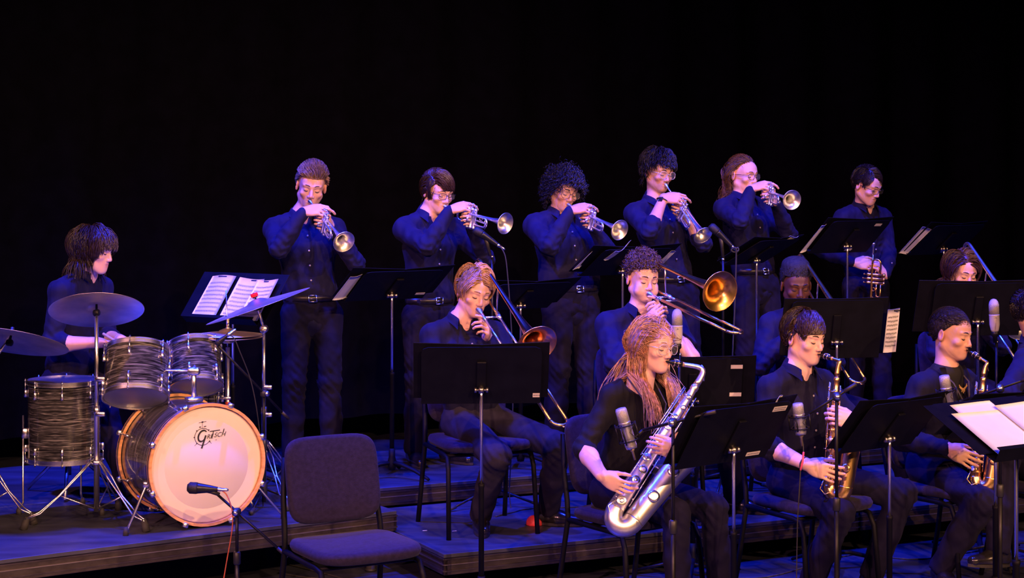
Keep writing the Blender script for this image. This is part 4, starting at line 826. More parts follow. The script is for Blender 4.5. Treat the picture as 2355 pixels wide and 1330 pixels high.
# ================================================================ hair styles (head space: right, forward, up)
def tang(d, nn, k=1.): return nrm_rows(d - nn * (d * nn).sum(1, keepdims=True) * k)
def comb_part(side, l, ls=.04, px=.03, fwd=.25, lift=.12):     # parted at x = side*px, swept over to the other side
    def fn(r, nn, rng):
        d = np.zeros_like(r); over = (r[:, 0] * side) < px; d[:, 0] = np.where(over, -side, side); d[:, 1] = np.where(r[:, 1] > .0, fwd, -.5); lo = r[:, 2] < .035; d[lo] = (0, -.25, -1.); d[:, 2] += np.where(lo, 0, -.1)
        top = (r[:, 2] > .06) & over; return nrm_rows(tang(d, nn) + nn * np.where(top, lift, .02)[:, None]), np.where(lo, ls, l)
    return fn
def comb_round(l, lf=None, out=.05, crown=(0, -.03), ls=None):    # falls from the crown on all sides
    def fn(r, nn, rng):
        d = r - V(crown[0], crown[1], .2); d[:, 2] = -.06; return nrm_rows(tang(d, nn) + nn * out), np.where(r[:, 1] > .045, lf or l, np.where(r[:, 2] < .02, ls or l, l))
    return fn
def comb_centre(l, px=.0):
    def fn(r, nn, rng):
        d = np.zeros_like(r); d[:, 0] = np.sign(r[:, 0] - px); d[:, 1] = np.where(r[:, 1] > .02, -.8, -.3); d[:, 2] = -.5; return tang(d, nn), np.full(len(r), l)
    return fn
def comb_quiff(l, ls):
    def fn(r, nn, rng):
        top = r[:, 2] > .065; d = np.tile(V(.30, -.55, .25), (len(r), 1)); d[~top] = (0, -.5, -.6); fr = top & (r[:, 1] > .02); return nrm_rows(tang(d, nn, .9) + nn * np.where(fr, .45, np.where(top, .2, .0))[:, None]), np.where(top, np.where(fr, l, l * .8), ls)
    return fn
def comb_out(l, ls=None, z=-1., k=1., rnd=.5):
    def fn(r, nn, rng): return nrm_rows(nn * k + rng.normal(size=nn.shape) * rnd), np.where(r[:, 2] > z, l, ls or l)
    return fn
def comb_tail(r, nn, rng): return tang(np.tile(V(0, -1, -.15), (len(r), 1)), nn), np.where(r[:, 1] < .0, .33, .36)
def guard_long(p):
    s = np.sign(p[:, 0] + 1e-6); fc = (p[:, 1] > .02) & (np.abs(p[:, 0]) < .070) & (p[:, 2] < .05) & (p[:, 2] > -.15); p[fc, 0] = s[fc] * .070; sd = (p[:, 2] < .045) & (p[:, 2] > -.15) & (p[:, 1] > .030); p[sd, 1] = .030 + (p[sd, 1] - .030) * .25
    low = p[:, 2] < -.15; ft = low & (p[:, 1] > -.02); p[ft, 1] = np.maximum(p[ft, 1], .045 + (-.15 - p[ft, 2]) * .42); bk = low & (p[:, 1] <= -.02); p[bk, 1] = np.minimum(p[bk, 1], -.08)
def guard_tail(p):
    b = (p[:, 1] < -.06); p[b, 0] *= .93; p[:, 1] = np.where((p[:, 2] < -.12), np.minimum(p[:, 1], -.075), p[:, 1])
BLK = (.012, .010, .011)
HAIR = dict(
    quiff=dict(name='light_brown', col=(.26, .15, .085), brow=(.10, .06, .035), th=.008, comb=comb_quiff(.055, .018), n=1700, mess=.08, grav=.02, lift=.003, hug=1.16, w=.0026, top=.016, topy=.025, na=.003, m=5),
    bowl=dict(name='dark_brown', col=(.050, .026, .018), th=.014, comb=comb_part(1, .12, .055, .065, .35, .10), n=1700, mess=.04, grav=.22, lift=.004, hug=1.06, w=.0028, hl=(-.015, -.02, .95, -.06, .050), na=.002, rough=.34, fz=.030, m=8, top=.004),
    bigcurl=dict(name='black_curly', col=BLK, th=.024, comb=comb_out(.080, k=.7), n=1275, mess=.3, grav=.35, lift=.01, w=.0026, curl=(.009, 2.4), hl=(-.05, -.02, 1.2, -.10, .062), m=10, na=.010, nf=80, rough=.5, fz=.05),
    messy=dict(name='black_wavy', col=BLK, brow=BLK, th=.013, comb=comb_round(.075, .060, .25), n=1530, mess=.2, grav=.12, lift=.008, hug=1.16, w=.0026, top=.016, hl=(-.01, -.02, 1.1, -.06, .056), na=.006, rough=.4, clump=.6, fz=.040, curl=(.005, .8)),
    tail=dict(name='sandy_curly', col=(.20, .105, .055), brow=(.12, .06, .035), th=.006, comb=comb_tail, n=1445, mess=.06, grav=.32, lift=.010, hug=1.35, hugtop=1, w=.0024, cr0=1.5, curl=(.007, 3.0), m=14, na=.004, nf=90, mass=[((0, -.075, .02), (0, -.105, -.06), .050, .045), ((0, -.105, -.06), (0, -.115, -.15), .045, .030)], guard=guard_tail, hl=(-.005, -.02, 1.2, -.055, .066)),
    sidep=dict(name='near_black', col=(.020, .014, .014), th=.009, comb=comb_part(1, .075, .025, .035, .35, .10), n=1615, mess=.05, grav=.15, lift=.003, hug=1.05, w=.0026, na=.002, top=.006, hl=(.0, -.02, 1.1, -.055, .058), fz=.045),
    shag=dict(name='dark_shag', col=(.040, .022, .018), th=.014, comb=comb_round(.14, .085, .03, (0, -.04)), n=1700, mess=.06, grav=.24, lift=.006, hug=1.22, w=.0029, hl=(-.045, -.02, 1.3, -.075, .058), curl=(.004, 1.0), m=9, na=.003, rough=.36, fz=.012, clump=.4),
    blond=dict(name='blond', col=(.52, .30, .13), brow=(.32, .19, .10), th=.012, comb=comb_part(1, .10, .05, .01, .25, .22), n=1870, mess=.08, grav=.16, lift=.006, hug=1.10, w=.0030, hl=(-.02, -.02, 1.05, -.065, .060), top=.010, na=.004, clump=.5, fz=.045, m=7),
    curltop=dict(name='brown_curls', col=(.125, .072, .060), brow=(.07, .04, .03), th=.006, comb=comb_out(.040, .007, .055, .7, .7), n=1275, mess=.4, grav=.03, lift=.002, w=.0026, curl=(.008, 1.5), m=7, top=.022, topy=.012, na=.006, nf=120, fz=.055),
    flat=dict(name='black_afro', col=(.010, .009, .010), brow=(.008, .007, .007), th=.007, comb=comb_out(.012, .003, .05), n=1445, mess=.4, grav=0., lift=.0, w=.0024, m=3, top=.030, box=1, topy=-.010, na=.0012, nf=140, rough=.8, hl=(-.005, -.02, 1.3, -.05, .060), curl=(.002, 1.2), fz=.06),
    midlen=dict(name='brown_mid', col=(.075, .036, .026), th=.013, comb=comb_centre(.17, .015), n=1530, mess=.05, grav=.26, lift=.008, hug=1.2, w=.0028, hl=(-.06, -.02, 1.3, -.085, .060), m=10, na=.003, rough=.36, fz=.030, clump=.3),
    long=dict(name='strawberry', col=(.60, .33, .18), brow=(.30, .16, .09), th=.007, comb=comb_centre(.41, .012), n=3910, mess=.03, grav=.30, lift=.010, hug=1.26, hugtop=1, ymax=.062, w=.0019, mass=[((k * .060, -.045, .03), (k * .066, -.045, -.12), .020, .016) for k in (-1, 1)] + [((k * .035, -.075, .0), (k * .040, -.085, -.17), .030, .024) for k in (-1, 1)], hl=(-.06, -.02, 1.5, -.085, .080), m=12, fclear=.100, curl=(.009, 1.6), cr0=1.1, clump=.04, cph=.15, na=.002, rough=.34, guard=guard_long, fz=-1.),
    mop=dict(name='brown_mop', col=(.055, .030, .022), th=.011, comb=comb_part(-1, .085, .03, .10, .9, .10), n=1615, mess=.06, grav=.20, lift=.004, hug=1.07, w=.0028, hl=(-.01, -.02, 1.05, -.058, .050), top=.010, na=.003, rough=.36, fz=.034, clump=.35),
    buzz=dict(name='dark_buzz', col=(.022, .016, .016), th=.010, comb=lambda r, nn, rng: (nrm_rows(tang(np.tile(V(0, 1, -.1), (len(r), 1)), nn) + nn * .05), np.where(r[:, 2] > .06, 0.015, .008)), n=3200, mess=.12, grav=.0, lift=.001, hug=1.03, w=.0012, m=2, na=.0008, nf=140, rough=.6, hl=(-.005, -.02, 1.0, -.06, .052), top=.006, fz=.05),
)
FAIR = (.80, .48, .36); TAN = (.64, .37, .26); DEEP = (.115, .048, .028); PALE = (.84, .53, .43)
FB = M('frame_black', (.012, .012, .014), .3, 0, var=(60, .2)); FC = M('frame_clear', (.55, .50, .50), .15, .2, var=(60, .2)); FW = M('frame_wire', (.30, .22, .18), .25, 1, var=(60, .2))
def nearer(A, px, L):         # a point seen at px, L away from A, on the camera's side of it
    lo, hi = 0., L * 1.2
    A = V(*A); best = None
    for t in np.linspace(0, L * 1.05, 400):
        q = P(px[0], px[1], A[1] - t); e = abs(np.linalg.norm(q - A) - L)
        if best is None or e < best[0]: best = (e, q)
    return best[1]
def standing_legs(PV, f, r, floor, spread=.10, bend=.02):
    L = {}
    for s, k in (('R', 1), ('L', -1)):
        an = V(PV[0], PV[1], 0) + r * k * (spread + .01) + f * (.0 if s == 'R' else .05) + UP * (floor + .088); hip = PV + r * k * .088; kn = (hip + an) / 2 + f * bend + UP * .02; L[s] = (kn, an, f + r * k * .25)
    return L
INFO = {}
def trumpeter(key, label, tlabel, npx, d0, psi, head, mp, bell, belt_px, mat=None, U=None, mutate=None, **kw):
    f, r = body_axes(psi); hf, _ = body_axes(head[0]); N = P(*npx, d0); dm = (N + hf * .115)[1]; Mp = P(*mp, dm); tip = nearer(Mp, bell, .49); D = nrm(tip - Mp)
    _, hands = trumpet(tlabel, Mp, D, U if U is not None else UP, mat)
    if mutate: mutate(hands, Mp, D)
    PV = P(*belt_px, d0); PV[2] -= .085; PV = PV + f * kw.pop('pv_f', 0.)
    sp = dict(N=N, PV=PV, psi=psi, head=head, mouth=Mp + D * .001, floor=Z2, hands=hands, legs=standing_legs(PV, f, r, Z2), belt=True, pole=dict(R=r * .55 - UP * .85 + f * .05, L=-r * .55 - UP * .85 + f * .1)); sp.update(kw)
    INFO[key] = person(label, sp)[1]
trumpeter('T1', 'person in dark shirt with swept-up light brown hair playing trumpet behind the drum kit', 'silver trumpet of the player behind the drum kit, bell tilted down at the camera',
    (697, 503), 9.98, 14, (8, 14, 8), (713, 463), (785, 556), (716, 684), skin=FAIR, hair=HAIR['quiff'], face=dict(jaw=1.1), stubble=.25)
trumpeter('T2', 'person in navy shirt with smooth dark side-swept hair and rectangular glasses playing trumpet', 'silver trumpet of the side-swept-hair player, held level towards the right',
    (985, 503), 10.3, 34, (38, 12, 3), (1023, 475), (1157, 514), (988, 690), skin=FAIR, hair=HAIR['bowl'], glasses=(FB, 'rect'))
trumpeter('T3', 'person in navy shirt with large black curly hair and glasses playing trumpet', 'silver trumpet of the curly-black-haired player, held above the stand of white pages',
    (1287, 497), 10.67, 26, (28, 12, 8), (1307, 471), (1420, 529), (1312, 662), skin=TAN, hair=HAIR['bigcurl'], glasses=(FW, 'round', True, 1.15), w=1.12, belly=.02)
trumpeter('T4', 'tall person in rolled-sleeve shirt with messy black hair and clear glasses playing trumpet', 'silver trumpet of the tall player, pointing steeply down',
    (1505, 470), 10.97, 30, (34, 10, 4), (1531, 425), (1612, 541), (1548, 640), skin=TAN, hair=HAIR['messy'], glasses=(FC, 'round', True, 1.1), sleeve='roll', stubble=.3)
trumpeter('T5', 'person with long sandy ponytail and dark round glasses playing trumpet', 'silver trumpet of the ponytailed player, held high to the right',
    (1703, 460), 11.26, 36, (42, 4, 0), (1733, 428), (1816, 460), (1738, 622), skin=FAIR, hair=HAIR['tail'], glasses=(FB, 'round'))
# the sixth trumpeter looks down and holds the instrument upright
f, r = body_axes(30); N = P(1985, 482, 11.69); PV = P(1990, 655, 11.69); A6 = head_axes(44, 22, 0)
Mp = P(2009, 560, 11.38); _, hd = trumpet('brass trumpet held upright at waist height behind the right-hand music stand', Mp, V(-.03, .05, -1), V(-.9, .4, 0), BRASS)
hd = dict(R=dict(w=P(1962, 604, 11.42), f=V(1, -.12, -.12), n=V(.0, .9, -.3), curl=(28, 35, 22), spread=3, thumb=(.5, .8, .2)), L=dict(w=P(2036, 634, 11.42), f=V(-.55, -.2, .65), n=V(-.6, .5, -.3), curl=(45, 55, 30), spread=2, thumb=(.3, .7, .5)))
INFO['T6'] = person('person in dark shirt and glasses looking down behind a music stand, short dark hair', dict(N=N, PV=PV, psi=30, head=(44, 22, 0), H=P(1993, 426, 11.60), floor=Z2, hands=hd, legs=standing_legs(PV, f, r, Z2), skin=FAIR, hair=HAIR['sidep'], glasses=(FB, 'rect'), pole=dict(R=r * .8 - UP * .7 - f * .2, L=-r * .8 - UP * .7 - f * .2)))[1]
# ---------------------------------------------------------------- chairs
chair0 = make_chair('empty black padded chair in front of the drum riser')
chair0.location = (*P(812, 1499, 7.27)[:2], 0); CHAIRS = []
def seat_chair(label, PV, psi, floor, fwd=.07):
    f, r = body_axes(psi); p = PV + f * fwd; CHAIRS.append(copy_thing(chair0, (p[0], p[1], floor), math.radians(psi), label))
def seated_legs(PV, f, r, ankles, toes, pole=None, lens=(.43, .42)):
    L = {}
    for s, k in (('R', 1), ('L', -1)):
        an = V(*ankles[s]); hip = PV + r * k * .088; L[s] = (ik(hip, an, *lens, V(*(pole or {}).get(s, UP + f * .8))), an, toes[s])
    return L
def trombonist(key, label, tlabel, npx, d0, psi, head, mp, end, endlen, bell, pvx, ank, toes, ext=0., mat=None, bmat=None, mutate=None, PVd=.02, **kw):
    f, r = body_axes(psi); hf, _ = body_axes(head[0]); N = P(*npx, d0); dm = (N + hf * .115)[1]; Mp = P(*mp, dm); tip = nearer(Mp, end, endlen); D = nrm(tip - Mp)
    _, hands, ro = trombone(tlabel, Mp, D, 0, ext, mat, bmat, bell)
    if mutate: mutate(hands, Mp, D)
    PV = P(pvx, 800, d0 + PVd); PV[2] = Z1 + .555; an = {s: G(*ank[s], Z1) + UP * .088 for s in 'RL'}
    sp = dict(N=N, PV=PV, psi=psi, head=head, mouth=Mp + D * .001, floor=Z1, hands=hands, legs=seated_legs(PV, f, r, an, toes, kw.pop('lpole', None)), pole=dict(R=r * .7 - UP * .8 + f * .1, L=-r * .65 - UP * .75 + f * .35)); sp.update(kw)
    INFO[key] = person(label, sp)[1]; seat_chair('black padded chair under the %s' % kw.get('cl', key), PV, psi, Z1)
trombonist('B1', 'person with blond swept hair in black shirt playing trombone on a chair', 'brass trombone of the blond player, slide reaching below the stand',
    (1062, 745), 8.95, 20, (24, 14, 8), (1101, 712), (1277, 985), 1.0, (1234, 786), 1090, dict(R=(1105, 1222), L=(1262, 1208)), dict(R=V(.12, -1, 0), L=V(1, -.25, 0)), ext=.22, bmat=ROSE, skin=FAIR, hair=HAIR['blond'], shirt=1, trouser=TROUSER2, cl='blond trombonist')
trombonist('B2', 'person with short curly brown hair and bare forearm playing trombone', 'brass trombone with gold-lit bell above the grey microphone',
    (1472, 722), 9.35, 16, (20, 6, 3), (1492, 676), (1692, 772), .80, (1631, 690), 1478, dict(R=(1580, 1195), L=(1690, 1178)), dict(R=V(.3, -1, 0), L=V(1, -.5, 0)), skin=PALE, hair=HAIR['curltop'], sleeve='short', w=1.15, belly=.015, face=dict(cheek=.004, jaw=1.2), cl='curly trombonist')
trombonist('B3', 'person with flat-topped black hair playing trombone behind the dark-haired saxophonist', 'trombone held beside the flat-topped player, tubes catching blue light',
    (1836, 722), 9.80, 10, (6, 10, 0), (1840, 692), (1975, 905), .85, (1912, 790), 1845, dict(R=(1930, 1165), L=(2088, 1147)), dict(R=V(.3, -1, 0), L=V(1, -.4, 0)), skin=DEEP, lip=(.14, .055, .045), hair=HAIR['flat'], face=dict(lip=1.25, nose=1.15), cl='flat-topped trombonist')
trombonist('B4', 'person with chin-length brown hair half hidden behind a music stand at right', 'trombone of the half-hidden player at right, tube by the face',
    (2205, 692), 10.28, 14, (16, 14, 3), (2226, 662), (2370, 880), .85, (2310, 760), 2215, dict(R=(2250, 1140), L=(2330, 1130)), dict(R=V(.3, -1, 0), L=V(.6, -1, 0)), mat=SILVER, skin=FAIR, hair=HAIR['midlen'], cl='half-hidden trombonist at right')
# ---------------------------------------------------------------- saxophones (stage floor)
def saxist(key, label, slabel, npx, d0, psi, head, tip, T0, B0, side, mat, kind, hands, PV, ank, toes, kmat=None, kface=V(0, -1, 0), slen=None, **kw):
    f, r = body_axes(psi); hf, _ = body_axes(head[0]); N = P(*npx, d0); dm = (N + hf * .11)[1]; tp_ = P(*tip, dm); t0 = P(T0[0], T0[1], dm - T0[2]); b0 = P(B0[0], B0[1], dm - B0[2])
    if slen: b0 = t0 + nrm(b0 - t0) * slen
    _, S = saxophone(slabel, tp_, t0, b0, side, mat, kind, kmat, kface); PV = V(*PV); an = {s: V(*ank[s]) for s in 'RL'}
    A = head_axes(*head); sp = dict(N=N, PV=PV, psi=psi, head=head, mouth=tp_ + (t0 - tp_) * .08 + UP * .002, floor=0., hands=hands(S, dm), legs=seated_legs(PV, f, r, an, toes, kw.pop('lpole', None)), pole=dict(R=r * .5 - UP * .8 - f * .5, L=-r * .7 - UP * .8)); sp.update(kw)
    INFO[key] = person(label, sp)[1]; INFO[key]['sax'] = S; seat_chair('black padded chair under the %s' % kw.get('cl', key), PV, psi, 0)
def pvz(px, d, z): q = P(px, 900, d); q[2] = z; return q
saxist('S1', 'person with long strawberry blond hair and clear glasses playing tenor saxophone', 'silver tenor saxophone slanting across the long-haired player',
    (1470, 880), 7.92, 38, (44, 6, 3), (1527, 831), (1600, 888, .02), (1393, 1205, .30), V(.8, -.1, -.5), SATIN_SILVER, 'tenor',
    lambda S, dm: dict(R=dict(w=P(1383, 1093, 7.57), f=V(.72, -.25, -.42), n=V(.5, .8, .1), curl=(18, 30, 20), spread=6, thumb=(.4, .8, .3), tcurl=10),
                       L=dict(w=P(1562, 1040, 7.62), f=V(-.75, -.35, .25), n=V(-.2, .9, -.1), curl=(32, 45, 25), spread=4, thumb=(.4, .7, .3))),
    pvz(1432, 8.06, .56), dict(R=G(1560, 1445, 0) + UP * .088, L=G(1660, 1420, 0) + UP * .088), dict(R=V(.4, -1, 0), L=V(.7, -1, 0)), kmat=CHROME,
    skin=PALE, hair=HAIR['long'], glasses=(FC, 'round', True, 1.15), sleeve='34', neck='scoop', shirt=2, shirt_name='top', sw=.155, w=.92, hsc=.93, nk=.86, face=dict(jaw=.9, nose=.92), arm=(.275, .235), brow_t=.7, cl='long-haired saxophonist')
saxist('S2', 'person with dark brown fringe in black shirt playing alto saxophone', 'brass alto saxophone of the dark-fringed player, upright between two stands',
    (1832, 862), 8.28, 34, (40, 6, 2), (1878, 814), (1925, 868, .10), (1905, 1150, .22), V(.75, -.35, 0), BRASS, 'alto',
    lambda S, dm: dict(R=dict(w=P(1853, 1068, 7.88), f=V(.80, -.25, -.28), n=V(.35, .9, -.1), curl=(16, 28, 18), spread=6, thumb=(.4, .8, .3), tcurl=10),
                       L=dict(w=P(1972, 972, 8.0), f=V(-.9, -.15, .25), n=V(-.1, .9, -.2), curl=(35, 50, 28), spread=4, thumb=(.4, .7, .3))),
    pvz(1838, 8.38, .56), dict(R=G(1862, 1392, 0) + UP * .088, L=G(2005, 1362, 0) + UP * .088), dict(R=V(.25, -1, 0), L=V(.5, -1, 0)), kmat=BRASS,
    skin=PALE, hair=HAIR['mop'], shirt=1, sleeve='roll', lpole=dict(L=UP + V(1.1, -.3, 0)), cl='dark-fringed saxophonist')
saxist('S3', 'person with buzzed dark hair in black blazer playing alto saxophone', 'brass alto saxophone of the player in the blazer',
    (2172, 862), 8.66, 40, (48, 8, 2), (2220, 803), (2262, 868, .08), (2240, 1128, .20), V(.8, -.3, 0), BRASS, 'alto',
    lambda S, dm: dict(R=dict(w=P(2178, 1030, 8.30), f=V(.75, -.25, -.40), n=V(.35, .9, -.1), curl=(16, 28, 18), spread=6, thumb=(.4, .8, .3), tcurl=10),
                       L=dict(w=P(2305, 965, 8.45), f=V(-.9, -.15, .25), n=V(-.1, .9, -.2), curl=(35, 50, 28), spread=4, thumb=(.4, .7, .3))),
    pvz(2155, 8.78, .56), dict(R=G(2165, 1345, 0) + UP * .088, L=P(2296, 1262, 8.35)), dict(R=V(.2, -1, 0), L=V(-.9, -.5, .1)), kmat=BRASS,
    skin=TAN, hair=HAIR['buzz'], shirt=3, shirt_name='blazer', neck='blazer', w=1.08, stubble=.18, cl='saxophonist in the blazer')
f, r = body_axes(62); N = P(2378, 800, 8.75); PV = pvz(2372, 8.85, .56)
INFO['S4'] = person('person in dark shirt cut off by the right edge of the picture, seen from behind', dict(N=N, PV=PV, psi=62, head=(78, 12, 0), H=P(2378, 722, 8.70), floor=0., skin=TAN, hair=HAIR['sidep'], hands=dict(R=dict(w=P(2400, 960, 8.5), f=V(.8, -.3, -.4), n=V(.3, .9, 0)), L=dict(w=P(2440, 940, 8.6), f=V(.3, -.6, .2), n=V(-.3, .9, 0))),
    legs=seated_legs(PV, f, r, dict(R=G(2440, 1370, 0) + UP * .088, L=G(2480, 1330, 0) + UP * .088), dict(R=f, L=f))))[1]
seat_chair('black padded chair at the right edge of the picture', PV, 62, 0)
# ---------------------------------------------------------------- drummer
f, r = body_axes(66); N = P(193, 642, 9.25); PV = P(158, 866, 9.28); PV[2] = ZD + .60
hd = dict(R=dict(w=P(224, 788, 8.98), f=V(.95, -.2, -.1), n=V(.05, -.3, -.9), curl=(48, 62, 40), spread=2, thumb=(.3, .8, .5)), L=dict(w=P(279, 782, 9.12), f=V(.65, -.35, -.6), n=V(-.4, .1, -.9), curl=(48, 62, 40), spread=2, thumb=(.3, .8, .5)))
INFO['DR'] = person('person with shaggy dark hair sitting at the drum kit, seen in profile', dict(N=N, PV=PV, psi=66, head=(76, 10, 4), H=P(214, 574, 9.20), floor=ZD, skin=FAIR, hair=HAIR['shag'], hands=hd, sleeve='roll',
    legs=seated_legs(PV, f, r, dict(R=P(300, 1130, 8.85) * V(1, 1, 0) + UP * (ZD + .09), L=P(400, 1120, 9.3) * V(1, 1, 0) + UP * (ZD + .09)), dict(R=f, L=f), dict(R=UP + f * .8 - V(0, .5, 0), L=UP + f * .8)), pole=dict(R=-f * .8 - UP * .9 - V(0, .4, 0), L=-UP)))[1]
th = thing('drum_throne', 'round black drum stool under the drummer', 'stool', (PV[0], PV[1], ZD)); o = V(PV[0], PV[1], ZD)
MB().lathe(o + UP * .40, UP, [(.14, 0), (.165, .01), (.17, .05), (.16, .085), (.10, .098), (.001, .10)], 28).build('seat', CHAIR_FABRIC, th); MB().tube([o + UP * .1, o + UP * .41], .015, 10).build('post', CHROME, th)
for k in range(3): a = math.radians(40 + 120 * k); MB().tube([o + UP * .25, o + V(math.cos(a) * .26, math.sin(a) * .26, .012)], .010, 8).build('leg', CHROME, th)
WOODST = M('hickory', (.62, .42, .24), .5, 0, var=((40, 40, 8), .2))
for lab, a, b in (('wooden drumstick in the drummer\'s near hand', P(198, 744, 9.02), P(352, 838, 8.72)), ('wooden drumstick in the drummer\'s far hand', P(262, 764, 9.2), P(405, 835, 9.0))):
    d = nrm(b - a); a = b - d * .40; tag(MB().lathe(a, d, [(.004, 0), (.0072, .004), (.0072, .28), (.0035, .375), (.0052, .385), (.0048, .395), (.002, .40)], 10).build('drumstick', WOODST, None, off=a), lab, 'drumstick')
# ---------------------------------------------------------------- drum kit
HEADW = M('drum_head_white', (.80, .74, .72), .55, 0, var=(6, .04)); HEADC = M('drum_head_clear', (.42, .43, .50), .35, 0, var=(10, .1)); HEADF = M('bass_head_coated', (.74, .68, .68), .6, 0, var=(5, .03)); HEADR = M('bass_head_ring', (.84, .74, .62), .55, 0, var=(5, .03))
pb = 31; bf, br = body_axes(pb); bc = P(475, 1080, 8.38); bc[2] = ZD + .302; BL = .44; R_ = .279
root, u0, w0 = drum('bass_drum', 'large bass drum with pale head, wooden hoops and dark pearl shell', bc - bf * BL / 2, bf, R_, BL, 8, HEADR, HEADW, wood=True, u=UP, hl=.5, loc=V(bc[0], bc[1], ZD))
BR = -br      # right as seen from the front
fc = bc + bf * .0054; MB().lathe(bc + bf * .0046, bf, [(.001, .0012), (R_ * .76, .0012), (R_ * .765, 0)], 56, cap=False).build('centre_patch', HEADF, root)
def on_head(x, y): return fc + BR * x + UP * y + bf * .0022
lg = MB(); gx, gy = -.018, .150      # the emblem: ring, cymbal on top, big initial, lettering
def ring(b, c, r0, t, a0=0, a1=360, n=40):
    pts = [(c[0] + r0 * math.cos(math.radians(a)), c[1] + r0 * math.sin(math.radians(a))) for a in np.linspace(a0, a1, n)]; pin = [(c[0] + (r0 - t) * math.cos(math.radians(a)), c[1] + (r0 - t) * math.sin(math.radians(a))) for a in np.linspace(a0, a1, n)]
    b.add([on_head(*p) for p in pts + pin], [(i, i + 1, n + i + 1, n + i) for i in range(n - 1)])
def bar(b, x0, y0, x1, y1, t):
    d = nrm(V(x1 - x0, y1 - y0)); p = V(-d[1], d[0]) * t / 2; b.add([on_head(*(V(x0, y0) + p)), on_head(*(V(x0, y0) - p)), on_head(*(V(x1, y1) - p)), on_head(*(V(x1, y1) + p))], [(0, 1, 2, 3)])
cx, cy, rr = -.022, .135, .042
ring(lg, (cx, cy), rr, .0028, 38, 332); bar(lg, cx - .002, cy + rr, cx - .002, cy + rr + .030, .0016); bar(lg, cx - .020, cy + rr + .0265, cx + .018, cy + rr + .0305, .0022); bar(lg, cx - .006, cy + rr + .0285, cx + .003, cy + rr + .0295, .006)
bar(lg, cx - .018, cy + rr + .005, cx - .009, cy + rr + .006, .005); bar(lg, cx + .006, cy + rr + .006, cx + .017, cy + rr + .008, .0045)
for a in (45, 135, 180, 225, 325): ca, sa = math.cos(math.radians(a)), math.sin(math.radians(a)); bar(lg, cx + ca * rr * .95, cy + sa * rr * .95, cx + ca * rr * 1.10, cy + sa * rr * 1.10, .005)
bar(lg, cx - rr * .72, cy - rr * .72, cx - rr * .98, cy - rr * .98, .0018); bar(lg, cx + rr * .80, cy - rr * .62, cx + rr * 1.06, cy - rr * .84, .0018)
# big G with its long tail
G_ = [(.014, .022), (.009, .028), (-.001, .030), (-.013, .025), (-.023, .012), (-.027, -.003), (-.024, -.016), (-.015, -.022), (-.004, -.020), (.006, -.010), (.011, .004)]
gp = []
for i in range(len(G_) - 1):
    for t in np.linspace(0, 1, 4)[:-1]:
        p0, p1, p2, p3 = [V(*G_[min(max(i + j, 0), len(G_) - 1)]) for j in (-1, 0, 1, 2)]; gp.append(.5 * (2 * p1 + (p2 - p0) * t + (2 * p0 - 5 * p1 + 4 * p2 - p3) * t * t + (3 * p1 - p0 - 3 * p2 + p3) * t ** 3))
for i in range(len(gp) - 1): a, b_ = gp[i], gp[i + 1]; bar(lg, cx + .004 + a[0], cy + a[1], cx + .004 + b_[0] + (b_ - a)[0] * .3, cy + b_[1] + (b_ - a)[1] * .3, .0085 if 3 < i < 22 else .0065)
bar(lg, cx + .016, cy + .006, cx - .006, cy - .056, .0085)
em = lg.build('emblem', INK, root, smooth=False)
text_mesh('lettering', 'RE', .030, on_head(cx + .018, cy - .012), nrm(BR + UP * .04), UP, INK, em, shear=.35); text_mesh('lettering', 'SCH', .031, on_head(cx + .056, cy - .007), nrm(BR + UP * .05), UP, INK, em, shear=.35)
l2 = MB(); bar(l2, cx + .046, cy - .009, cx + .055, cy + .024, .0045); bar(l2, cx + .036, cy + .0225, cx + .088, cy + .0265, .0045); bar(l2, cx + .104, cy + .012, cx + .109, cy + .031, .0045); ring(l2, (cx + .068, cy - .020), .0028, .0012, n=14); l2.build('lettering_bar', INK, em, smooth=False)
for s in (-1, 1):     # spurs with rubber feet
    a = bc - bf * .11 + BR * s * (R_ * .93) + UP * (-.09); t = V(*(bc + bf * .0 + BR * s * .40)[:2], ZD + .012)
    sp_ = MB().tube([a + UP * .05, a, t], [.008, .008, .006], 8).build('spur', CHROME, root); MB().lathe(t - UP * .012, UP, [(.014, 0), (.013, .02), (.008, .04)], 12).build('rubber_foot', RUBBER, sp_); MB().box(a, (.018, .02, .016), None, .005).build('spur_bracket', CHROME, sp_)
# tom post
pt = thing('tom_mount', 'chrome tom post rising from the bass drum', 'drum hardware', bc - bf * .17 + UP * .28); q = bc - bf * .17 + UP * .285; ptop = P(434, 842, q[1] + .05)
MB().tube([q, V(q[0], q[1], ptop[2])], .0125, 12).build('post', CHROME, pt); MB().box(q + UP * .01, (.04, .03, .012), [BR, bf, UP], .006).build('bracket', CHROME, pt); MB().box(V(q[0], q[1], ptop[2] - .02), (.03, .025, .018), None, .006).build('clamp', CHROME, pt)
def tom(name, label, bot, d, R__, L, axv, lugs):
    ax = nrm(axv); c = P(*bot, d) + ax * L / 2; return drum(name, label, c, ax, R__, L, lugs, HEADW, HEADC, u=nrm(np.cross(ax, V(0, 1, 0))), hl=.5), c
(_, c1) = tom('rack_tom', 'larger rack tom with dark pearl shell beside the purple cymbal', (312, 912), 8.50, .155, .235, V(-.06, .45, .90), 6)
(_, c2) = tom('rack_tom', 'smaller rack tom with dark pearl shell near the open sheet music', (451, 887), 8.78, .130, .215, V(-.12, .45, .89), 6)
for cc in (c1, c2): MB().tube([V(q[0], q[1], ptop[2] - .02), V(q[0], q[1], ptop[2] - .02) * .5 + cc * .5 + UP * .01, cc * .82 + V(q[0], q[1], ptop[2]) * .18], .007, 8).build('tom_arm', CHROME, pt)
